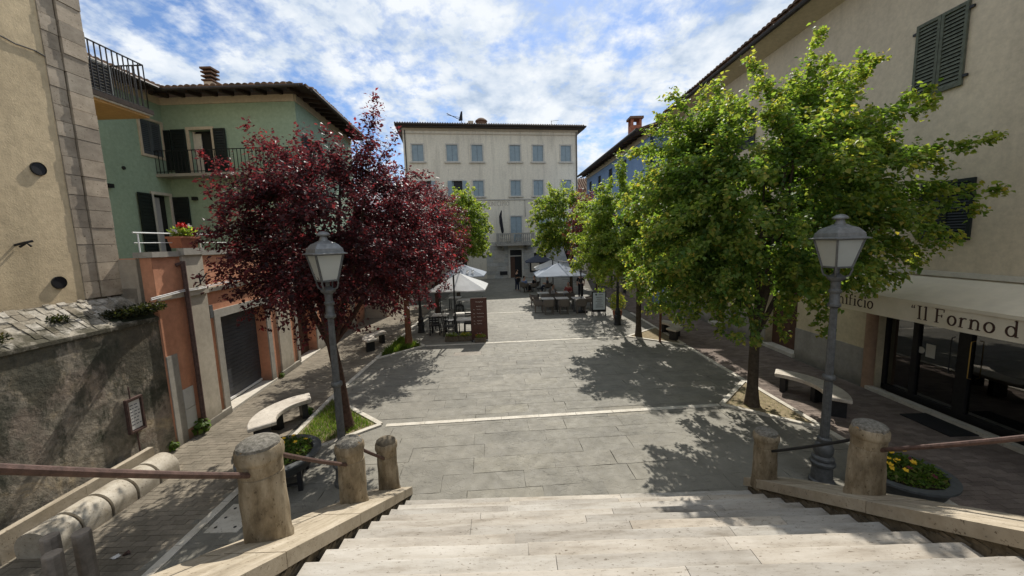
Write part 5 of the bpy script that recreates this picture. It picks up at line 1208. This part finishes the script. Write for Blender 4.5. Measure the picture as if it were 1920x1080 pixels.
table('second pale topped table under the white left parasol', -2.2, 17.3, 0, l=.5); table('third table in deep shade on the left terrace', -3.3, 17.2, 0); table('table under the grey left parasol', -2.6, 21.6, 0, l=.5); table('far table left under the grey parasol', -3.4, 22.6, 0)
for i, (x, y, a, l) in enumerate(((-2.75, 16.2, -90, 'dark slatted chair left of the nearest left terrace table'), (-1.95, 16.75, 180, 'dark chair between the two nearest left tables'), (-2.95, 17.4, -90, 'dark chair left of the second left table'), (-3.4, 16.5, 0, 'dark chair with its back to us under the plum branches'), (-1.5, 17.5, 90, 'dark chair behind the brown menu board'), (-3.0, 21.5, -90, 'dark chair left under the grey parasol'), (-2.0, 21.7, 90, 'dark chair right under the grey parasol'))): chair(l, x, y, R(a), 'b')
wl_ = [('taupe wicker chair, first of the front row from the left', 1.95, 20.35, 0), ('taupe wicker chair in the middle of the front row', 2.75, 20.3, 0), ('taupe wicker chair right of the front row by the menu easel', 3.65, 20.25, 0), ('taupe wicker chair side-on at the left terrace edge', 1.45, 20.9, -90), ('wicker chair behind the first table facing us', 1.95, 21.9, 180), ('wicker chair behind the middle table facing us', 2.75, 21.9, 180), ('wicker chair side-on at the open end of the second row', 1.35, 22.8, -90), ('wicker chair in the second row with its back to us', 2.3, 22.7, 0), ('wicker chair second row beside the parasol pole', 3.4, 22.6, 0), ('wicker chair facing us in the shaded third row', 2.6, 24.2, 180), ('wicker chair by the right edge of the shaded terrace', 4.3, 21.6, 90)]
for l, x, y, a in wl_: chair(l, x, y, R(a), 'w')
for l, x, y in (('first table of the right terrace front row', 1.95, 21.1), ('middle table of the right terrace front row', 2.75, 21.1), ('right table of the front row near the easel', 3.65, 21.0), ('left table of the second row catching light', 1.9, 23.4), ('right table of the second row in shade', 3.1, 23.4)): table(l, x, y, 0)
table('pale table among the seated people near the town hall', 1.25, 29.6, 0)
mb_ = thing('menu_board', 'tall brown menu board with pale handwriting standing at the left terrace', 'menu board', (-1.37, 15.3, 0), R(3))
MB().box(-.31, .31, -.015, .02, .02, 1.72).build('board', 'boardbrown', mb_, False, True); MB().box(-.33, -.31, -.02, .025, .0, 1.74).box(.31, .33, -.02, .025, .0, 1.74).box(-.31, .31, -.02, .025, 1.72, 1.74).build('frame', 'brownwood', mb_, False, True); [MB().box(i-.025, i+.025, -.25, .25, .0, .04).build('foot', 'iron', mb_, False, True) for i in (-.305, .305)]
FMB = Face((0, -.015), 0); m = MB(); rg = random.Random(31)
def squig(m, F, u, z, L, a, w=.011, d=.001):
    pts = []; x = 0
    while x < L: pts.append((u+x, z+a*math.sin(x*70+rg.uniform(-.8, .8))*rg.uniform(.4, 1))); x += .014
    if len(pts) > 2: m.ribbon(F, pts, w, d, d+.003)
squig(m, FMB, -.12, 1.58, .30, .03, .014); squig(m, FMB, -.10, 1.40, .26, .014)
for z in (1.26, 1.10, .96, .80, .68): squig(m, FMB, -.22, z, .07, .02); squig(m, FMB, -.08, z+.01, rg.uniform(.16, .30), .016)
squig(m, FMB, -.12, .28, .22, .03, .014); m.build('handwriting', 'chalk', mb_, False, True)
ez = thing('menu_easel', 'black easel with a white printed menu sheet beside the dark lamp post', 'menu board', (4.43, 19.4, 0))
MB().box(-.36, .36, -.02, .015, .22, 1.28).build('board', 'black', ez, False, True); MB().box(-.31, .31, -.026, -.021, .34, 1.22).build('sheet', 'panel2', ez, False, True)
for i in (-.3, .3): MB().bar((i, .0, .22), (i*1.1, -.06, .0), .04, .04).bar((i, .02, 1.1), (i, .4, .0), .03, .03).build('leg', 'black', ez, False, True)
FE = Face((0, -.026), 0); m = MB(); m.tube([(-.15, -.027, 1.12), (-.15, -.030, 1.12)], .05, 14)
for k, (u0, u1) in enumerate(((-.03, .20), (-.16, .16), (-.12, .14), (-.18, .18), (-.1, .12), (-.18, .18), (-.18, .2))): m.fbox(FE, u0, u1, .001, .003, 1.1-.1*k-(.03 if k else 0), 1.125-.1*k-(.03 if k else 0))
tag(m.build('print', 'ink', ez, False, True), kind='stuff')
for i, (x, l) in enumerate(((-2.5, 'wooden flower box left of the parasol pole in front of the left terrace'), (-1.95, 'wooden flower box between the parasol pole and the menu board'), (-1.32, 'dark flower box in front of the foot of the menu board'))):
    y = 15.28 if i < 2 else 15.0
    fb = thing('flower_box', l, 'flower box', (x, y, 0), 0, 'flower boxes in front of the left terrace'); w = .26 if i < 2 else .22
    MB().box(-w, w, -.12, .12, .006, .2).build('box', 'brownwood', fb, False, True); m = MB()
    for k in range(3): m.box(-w-.008, w+.008, -.128, -.1202, .02+.062*k, .07+.062*k)
    m.build('board', 'rubble', fb, False, True)
    clump('foliage', blob((0, 0, .25), (w, .12, .09), 260, 60+i), .06, 'lime', fb, 20+i); clump('blossoms', blob((0, -.05, .31), (w*.9, .1, .05), 30, 80+i), .04, ('whitepetal', 'petal', 'redpetal')[i], fb, 30+i)
pp_ = thing('potted_shrub', 'variegated potted shrub beside the menu easel at the dark lamp', 'plant', (5.15, 18.6, 0)); MB().lathe([(.18, .0), (.24, .4), (.22, .42), (.05, .40)], seg=16).build('pot', 'terracotta', pp_, True, True); clump('foliage', blob((0, 0, .85), (.42, .42, .5), 900, 90), .09, 'lime', pp_, 33, young=.4); MB().tube([(0, 0, .38), (.02, 0, .8)], .02, 6).build('stem', 'bark', pp_, False, True)

# ------------------------------------------------------------------ people
def skin(name, joints, edges, root, mat, parent, sub=1):
    me = bpy.data.meshes.new(name); bm = bmesh.new(); lay = bm.verts.layers.skin.verify(); vs = []
    for i, (p, r) in enumerate(joints):
        v = bm.verts.new(p); v[lay].radius = (r, r); v[lay].use_root = (i == root); vs.append(v)
    for a, b in edges: bm.edges.new((vs[a], vs[b]))
    bm.to_mesh(me); bm.free(); me.materials.append(MT[mat]); o = obj(name, me, parent)
    md = o.modifiers.new('skin', 'SKIN'); md.use_smooth_shade = True; s = o.modifiers.new('sub', 'SUBSURF'); s.levels = s.render_levels = sub; return o
def person(label, x, y, rz, sit, shirt, trousers, hair='hair', bag=False):
    P = thing('person', label, 'person', (x, y, 0), rz, 'people near the town hall')
    hz = .47 if sit else .92; T_ = hz
    hip = (0, 0, hz); L = [(-.09, .0), (.09, 0)]
    J = [(hip, .12), ((0, -.01, T_+.22), .12), ((0, 0, T_+.42), .14), ((0, 0, T_+.52), .06), ((0, .02, T_+.60), .075), ((0, .03, T_+.70), .095), ((0, .02, T_+.78), .07)]; E = [(0, 1), (1, 2), (2, 3), (3, 4), (4, 5), (5, 6)]
    arms = []; legs = []
    for s in (-1, 1):
        b = len(J)
        el = (s*.24, .02 if not sit else .08, T_+.20); wr = (s*.22, .12 if not sit else .28, T_+.02 if not sit else T_+.22); hd = (s*.20, .16 if not sit else .36, T_-.06 if not sit else T_+.24)
        J += [((s*.18, 0, T_+.44), .06), (el, .045), (wr, .033), (hd, .035)]; E += [(2, b), (b, b+1), (b+1, b+2), (b+2, b+3)]
        b = len(J)
        if sit: kn = (s*.11, .42, hz+.03); an = (s*.11, .42, .09)
        else: kn = (s*.10, .04*s, .50); an = (s*.11, -.02+.06*s, .09)
        J += [((s*.09, 0, hz-.02), .095), (kn, .06), (an, .042), ((an[0], an[1]+.14, .04), .04)]; E += [(0, b), (b, b+1), (b+1, b+2), (b+2, b+3)]
    skin('body', J, E, 0, 'skin', P)
    sj = [((0, 0, T_-.02), .14), ((0, -.01, T_+.22), .135), ((0, 0, T_+.43), .15)]; se = [(0, 1), (1, 2)]
    for i, s in enumerate((-1, 1)): b = len(sj); sj += [((s*.18, 0, T_+.44), .075), (J[7+8*i+1][0], .06)]; se += [(2, b), (b, b+1)]
    skin('shirt', sj, se, 0, shirt, P)
    tj = [((0, 0, hz+.02), .135)]; te = []
    for i in range(2): b = len(tj); k = 7+8*i+4; tj += [(J[k][0], .11), (J[k+1][0], .075), (J[k+2][0], .06)]; te += [(0, b), (b, b+1), (b+1, b+2)]
    skin('trousers', tj, te, 0, trousers, P)
    skin('hair', [((0, -.01, T_+.82), .08), ((0, -.05, T_+.74), .085), ((0, -.06, T_+.64), .06)], [(0, 1), (1, 2)], 0, hair, P)
    m = MB().box(-.012, .012, .12, .145, T_+.66, T_+.71); m.build('nose', 'skin', P, False, True); MB().box(-.045, -.02, .112, .122, T_+.715, T_+.73).box(.02, .045, .112, .122, T_+.715, T_+.73).box(-.03, .03, .108, .12, T_+.625, T_+.635).build('face', 'hair', P, False, True)
    if bag: MB().box(.16, .30, -.12, .14, .75, 1.05).build('bag', 'blackcloth', P, False, True)
    return P
person('person standing in dark clothes near the town hall door', .42, 30.2, R(-60), False, 'blackcloth', 'navy', bag=True)
person('person in a light blue top seated beside the standing one', .95, 29.3, R(-40), True, 'bluecloth', 'greycloth'); person('person with long dark hair seated at the far table', 1.75, 29.4, R(60), True, 'blackcloth', 'blackcloth'); person('person seated further right near the dark parasol', 2.7, 28.9, R(80), True, 'greycloth', 'navy')
person('person in pale top seated under the right terrace parasol', 2.5, 23.3, R(-90), True, 'palecloth', 'greycloth'); person('person seated in the shaded third row of the right terrace', 3.6, 24.3, R(150), True, 'redcloth', 'greycloth'); person('waiter standing in dark clothes by the right terrace wall', 4.6, 25.5, R(170), False, 'blackcloth', 'blackcloth')
for i, (x, y, a) in enumerate(((.95, 29.28, -40), (1.75, 29.38, 60), (2.7, 28.88, 80))): chair(['pale chair under the person in light blue', 'chair under the person with long dark hair', 'chair under the person near the dark parasol'][i], x, y, R(a), 'w')

# ------------------------------------------------------------------ trees
def bez(p, q, s, n=7):
    p, q, s = map(np.array, (p, q, s)); t = np.linspace(0, 1, n)[:, None]; return (1-t)**2*p+2*t*(1-t)*s+t*t*q
def tree(name, label, base, fork, c, rad, leaf, bark, nsh, tw, per, size, seed, shape, tr=.15, spikes=(), lean=0., young=.12, droop=.5, upb=.4, prune=None, floor=None, group='trees planted along the square'):
    T = thing(name, label, 'tree', (base[0], base[1], 0), 0, group); r = np.random.default_rng(seed); B = np.array([base[0], base[1], 0]); c = np.array(c)-B; rad = np.array(rad); fk = np.array([lean, 0, fork])
    m = MB(); tp = bez((0, 0, -.05), fk, (lean*.2, .03, fork*.5), 9); m.tube([tuple(p) for p in tp], [tr*(1.45 if i == 0 else 1.15 if i == 1 else 1-.25*i/8) for i in range(9)], 12, True); m.build('trunk', bark, T, True, True)
    br = MB(); nl = 8; limbs = []
    for i in range(nl):
        a = 2*np.pi*(i+r.uniform(-.25, .25))/nl; e = r.uniform(.35, 1.25); d = np.array([np.cos(a)*np.cos(e), np.sin(a)*np.cos(e), np.sin(e)]); q = c+d*rad*.62
        st = fk*(1-.18*r.random()); s = st*.5+q*.5+np.array([0, 0, -.25])+np.array([d[0], d[1], 0])*.2; L = bez(st, q, s, 8); limbs.append(L); br.tube([tuple(p) for p in L], list(np.linspace(tr*.5, tr*.16, 8)), 7)
    LC = []; LT = []; LN = []; LY = []; LV = []
    tips = []
    ga = np.pi*(3-5**.5)
    for k in range(nsh):
        zz = 1-(k+.5)/nsh*1.9; q = np.sqrt(max(0, 1-zz*zz)); a = k*ga+r.uniform(-.3, .3); d = np.array([q*np.cos(a), q*np.sin(a), zz]); f = r.uniform(.62, 1.06); dd = d.copy()
        if d[2] < 0: k2 = (max(.02, 1-abs(d[2])**3)**.5)/max(q, .05); dd[:2] *= min(k2, 2.2)
        p = c+dd*rad*f
        if d[2] > .1: p[2] += r.random()**2*upb*(.4+d[2])
        if floor and p[2] < floor: p[2] = floor+r.random()*.5
        tips.append((p, d))
    for sx in spikes: p = np.array(sx)-B; d = (p-c)/np.linalg.norm(p-c); tips.append((p, d))
    for p, d in tips:
        dist = [np.linalg.norm(L[4:]-p, axis=1).min() for L in limbs]; L = limbs[int(np.argmin(dist))]; st = L[4+int(np.argmin(np.linalg.norm(L[4:]-p, axis=1)))]
        if np.linalg.norm(p-st) > max(rad)*.8: st = st*.6+p*.4*.0+c*.4
        s = (st+p)/2+np.array([0, 0, .12 if p[2] > c[2] else .35]); n = 10; pa = bez(st, p, s, n); br.tube([tuple(x) for x in pa[:8:2]], list(np.linspace(tr*.13, .005, len(pa[:8:2]))), 5)
        ln = np.linalg.norm(p-st); nt_ = max(5, int(tw*max(.6, ln/1.2)))
        for j in range(nt_):
            t = .15+.85*(j+r.random())/nt_; x = pa[min(n-1, int(t*(n-1)))]; dv = (pa[min(n-1, int(t*(n-1))+1)]-pa[max(0, int(t*(n-1))-1)]); dv = dv/(np.linalg.norm(dv)+1e-6)
            tv = r.normal()*.16; tl = r.uniform(.22, .5)*(1.05-.62*t); td = r.normal(size=3)*.8+dv*.8+np.array([0, 0, .15]); td /= np.linalg.norm(td); q = x+td*tl
            for i in range(per):
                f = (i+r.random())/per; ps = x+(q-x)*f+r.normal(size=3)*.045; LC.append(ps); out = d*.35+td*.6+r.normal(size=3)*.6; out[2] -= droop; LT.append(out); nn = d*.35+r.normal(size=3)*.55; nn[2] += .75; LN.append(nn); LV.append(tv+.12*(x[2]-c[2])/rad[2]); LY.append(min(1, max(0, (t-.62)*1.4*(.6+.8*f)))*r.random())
    br.build('branches', bark, T, True, True)
    C = np.array(LC); LT = np.array(LT); LN = np.array(LN); LY = np.array(LY); LV = np.array(LV)
    if prune: kp = ~prune(C[:, 0]+B[0], C[:, 1]+B[1], C[:, 2]); C, LT, LN, LY, LV = C[kp], LT[kp], LN[kp], LY[kp], LV[kp]
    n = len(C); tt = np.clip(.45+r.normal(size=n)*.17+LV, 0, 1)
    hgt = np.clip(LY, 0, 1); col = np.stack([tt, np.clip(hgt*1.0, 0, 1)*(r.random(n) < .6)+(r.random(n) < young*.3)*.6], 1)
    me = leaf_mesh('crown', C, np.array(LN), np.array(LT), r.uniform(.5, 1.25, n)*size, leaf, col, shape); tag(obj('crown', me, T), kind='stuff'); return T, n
CNT = []
# big maple, right
CNT.append(tree('maple_tree', 'big bright green maple in front of the bakery building on the right', (5.52, 8.55), 2.0, (5.25, 8.35, 4.25), (3.05, 2.6, 2.85), 'maple', 'bark', 400, 18, 16, .083, 1, 'maple', .125,
     spikes=((6.5, 8.4, 8.2), (7.8, 8.3, 7.6), (5.1, 8.7, 7.8), (4.55, 8.6, 7.3), (3.4, 8.6, 7.05), (7.2, 8.0, 7.5), (8.0, 7.5, 6.6), (7.9, 7.2, 6.3), (8.6, 6.8, 5.5), (8.6, 6.6, 4.6), (8.3, 6.6, 4.2), (7.9, 6.6, 3.7), (7.2, 6.3, 3.6), (2.6, 8.9, 5.8), (6.6, 8.3, 7.6), (7.3, 8.2, 7.2), (3.0, 8.8, 6.3), (5.0, 7.0, 1.9), (5.6, 6.9, 1.95), (6.2, 7.0, 2.0), (4.2, 7.2, 2.2), (6.8, 7.0, 2.3), (3.5, 7.6, 2.6)), prune=lambda x, y, z: (x > 5.35) & (z < 2.86) & (y < 8.9), floor=1.6, droop=.75))
CNT.append(tree('maple_tree', 'second green maple with drooping yellow tipped leaves beside the stake, right row', (5.0, 15.0), 2.1, (4.75, 14.8, 3.85), (2.6, 2.3, 2.35), 'lime', 'bark', 300, 15, 13, .095, 2, 'maple', .11, upb=.2, spikes=((4.15, 15, 7.2), (4.1, 15, 6.8), (4.2, 15.1, 6.3), (5.3, 15, 6.9), (3.5, 14.9, 5.9)), floor=1.6, droop=.75))
CNT.append(tree('plum_tree', 'dark red plum tree between the green maples of the right row', (4.8, 21.4), 2.1, (4.5, 21.4, 4.3), (1.6, 1.7, 2.4), 'plum', 'redbark', 130, 11, 9, .105, 3, 'oval', .11, floor=1.9))
CNT.append(tree('maple_tree', 'pale yellow green maple beside the right terrace, far right row', (4.3, 27.6), 2.3, (3.75, 27.6, 4.9), (2.5, 2.3, 2.8), 'lime', 'bark', 200, 13, 11, .125, 4, 'maple', .12, floor=2.5, young=.4))
# plum trees, left
CNT.append(tree('plum_tree', 'big purple leaved plum tree behind the left lantern lamp', (-3.72, 8.0), 2.0, (-3.65, 8.1, 4.0), (2.35, 2.3, 2.15), 'plum', 'redbark', 330, 15, 13, .082, 5, 'oval', .13,
     spikes=((-2.55, 8.1, 7.1), (-2.6, 8.15, 6.7), (-2.75, 8.1, 6.5), (-3.1, 8.0, 6.4), (-2.2, 8.1, 6.3), (-5.35, 8.1, 6.5), (-5.3, 8.1, 6.1), (-6.3, 8.0, 6.0), (-6.1, 7.8, 5.2), (-6.2, 7.6, 4.3), (-6.2, 8.2, 3.9), (-5.4, 8.3, 2.8), (-1.6, 8.3, 5.4), (-1.4, 8.3, 4.6), (-4.3, 8.1, 6.3), (-1.5, 8.4, 3.6)), upb=.25, prune=lambda x, y, z: (x < -4.9) & (z < 3.35+(x+6)*-.3), lean=-.18, floor=1.6, droop=.2))
CNT.append(tree('plum_tree', 'second purple plum tree with a lit reddish trunk in the left row', (-4.09, 14.63), 2.0, (-4.15, 15.0, 3.9), (2.35, 2.2, 2.5), 'plum', 'redbark2', 300, 12, 10, .10, 6, 'oval', .13, floor=1.25, young=.3))
CNT.append(tree('plum_tree', 'third purple plum tree behind the parasols of the left terrace', (-4.2, 21.2), 2.2, (-4.4, 21.0, 4.6), (2.4, 2.4, 2.8), 'plum', 'redbark', 200, 11, 9, .11, 7, 'oval', .12, floor=2.6))
CNT.append(tree('maple_tree', 'green maple in front of the town hall, far left row', (-3.9, 27.7), 2.4, (-3.35, 27.7, 4.8), (2.35, 2.3, 3.0), 'lime', 'bark', 200, 13, 11, .12, 8, 'maple', .12, floor=2.4, young=.3))
CNT.append(tree('maple_tree', 'dark green maple at the far end of the left row by the town hall', (-4.4, 34.3), 2.4, (-4.4, 34.3, 4.4), (2.4, 2.2, 2.4), 'maple', 'bark', 120, 10, 8, .17, 9, 'maple', .12, floor=2.2))
print('leaves', [c[1] for c in CNT])
sp_ = MB().tube([(5.55, 14.2, -.05), (5.56, 14.2, 1.0), (5.55, 14.22, 2.0)], .045, 8).build('wooden_stake', 'redbark2', None, True); tag(sp_, 'thin brown wooden stake at the kerb beside the second right maple', 'stake')

# ------------------------------------------------------------------ grass in the beds and weeds along walls
def grass(name, label, poly, n, h, seed):
    r = np.random.default_rng(seed); P = np.array(poly); pts = []
    while len(pts) < n:
        a, b = r.random(2)
        if a+b > 1: a, b = 1-a, 1-b
        p = P[0]+(P[1]-P[0])*a+(P[2]-P[0])*b; pts.append((p[0], p[1], .01))
    N = r.normal(size=(n, 3)); N[:, 2] *= .3; T = r.normal(size=(n, 3))*.45; T[:, 2] = 1
    me = leaf_mesh(name, np.array(pts), N, T, r.uniform(.5, 1.3, n)*h, 'grass', np.stack([r.random(n), (r.random(n) < .15)*.7], 1), 'blade'); o = obj(name, me); return tag(o, label, 'grass', None, 'stuff')
grass('grass', 'grass growing in the near left tree bed', ((-3.2, 8.14), (-4.72, 9.5), (-4.58, 6.85)), 4000, .11, 1)
grass('grass', 'grass growing in the second left tree bed', ((-3.7, 14.65), (-4.76, 15.9), (-4.76, 13.35)), 3200, .2, 2)
grass('grass', 'sparse grass in the bare bed of the big maple', ((5.0, 8.62), (6.15, 9.8), (6.16, 7.6)), 420, .05, 3)
def wtuft(label, x, y, h, seed):
    w = thing('weed', label, 'weed', (x, y, 0), 0, 'weeds at the foot of walls'); clump('leaves', blob((0, 0, h*.5), (h*.5, h*.5, h*.5), 90, seed), h*.35, 'grass', w, seed); MB().tube([(0, 0, -.02), (.005, 0, h*.6)], .006, 5).build('stem', 'moss', w, False, True)
wtuft('weed at the foot of the brown downpipe on the orange wall', -6.9, 8.0, .34, 201); wtuft('small weed by the leg of the left curved bench', -4.95, 8.8, .2, 202); wtuft('weed at the base of the second pilaster', -7.2, 11.5, .15, 203); wtuft('green weed beside the corner of the mouldy wall', -6.9, 7.3, .2, 204)
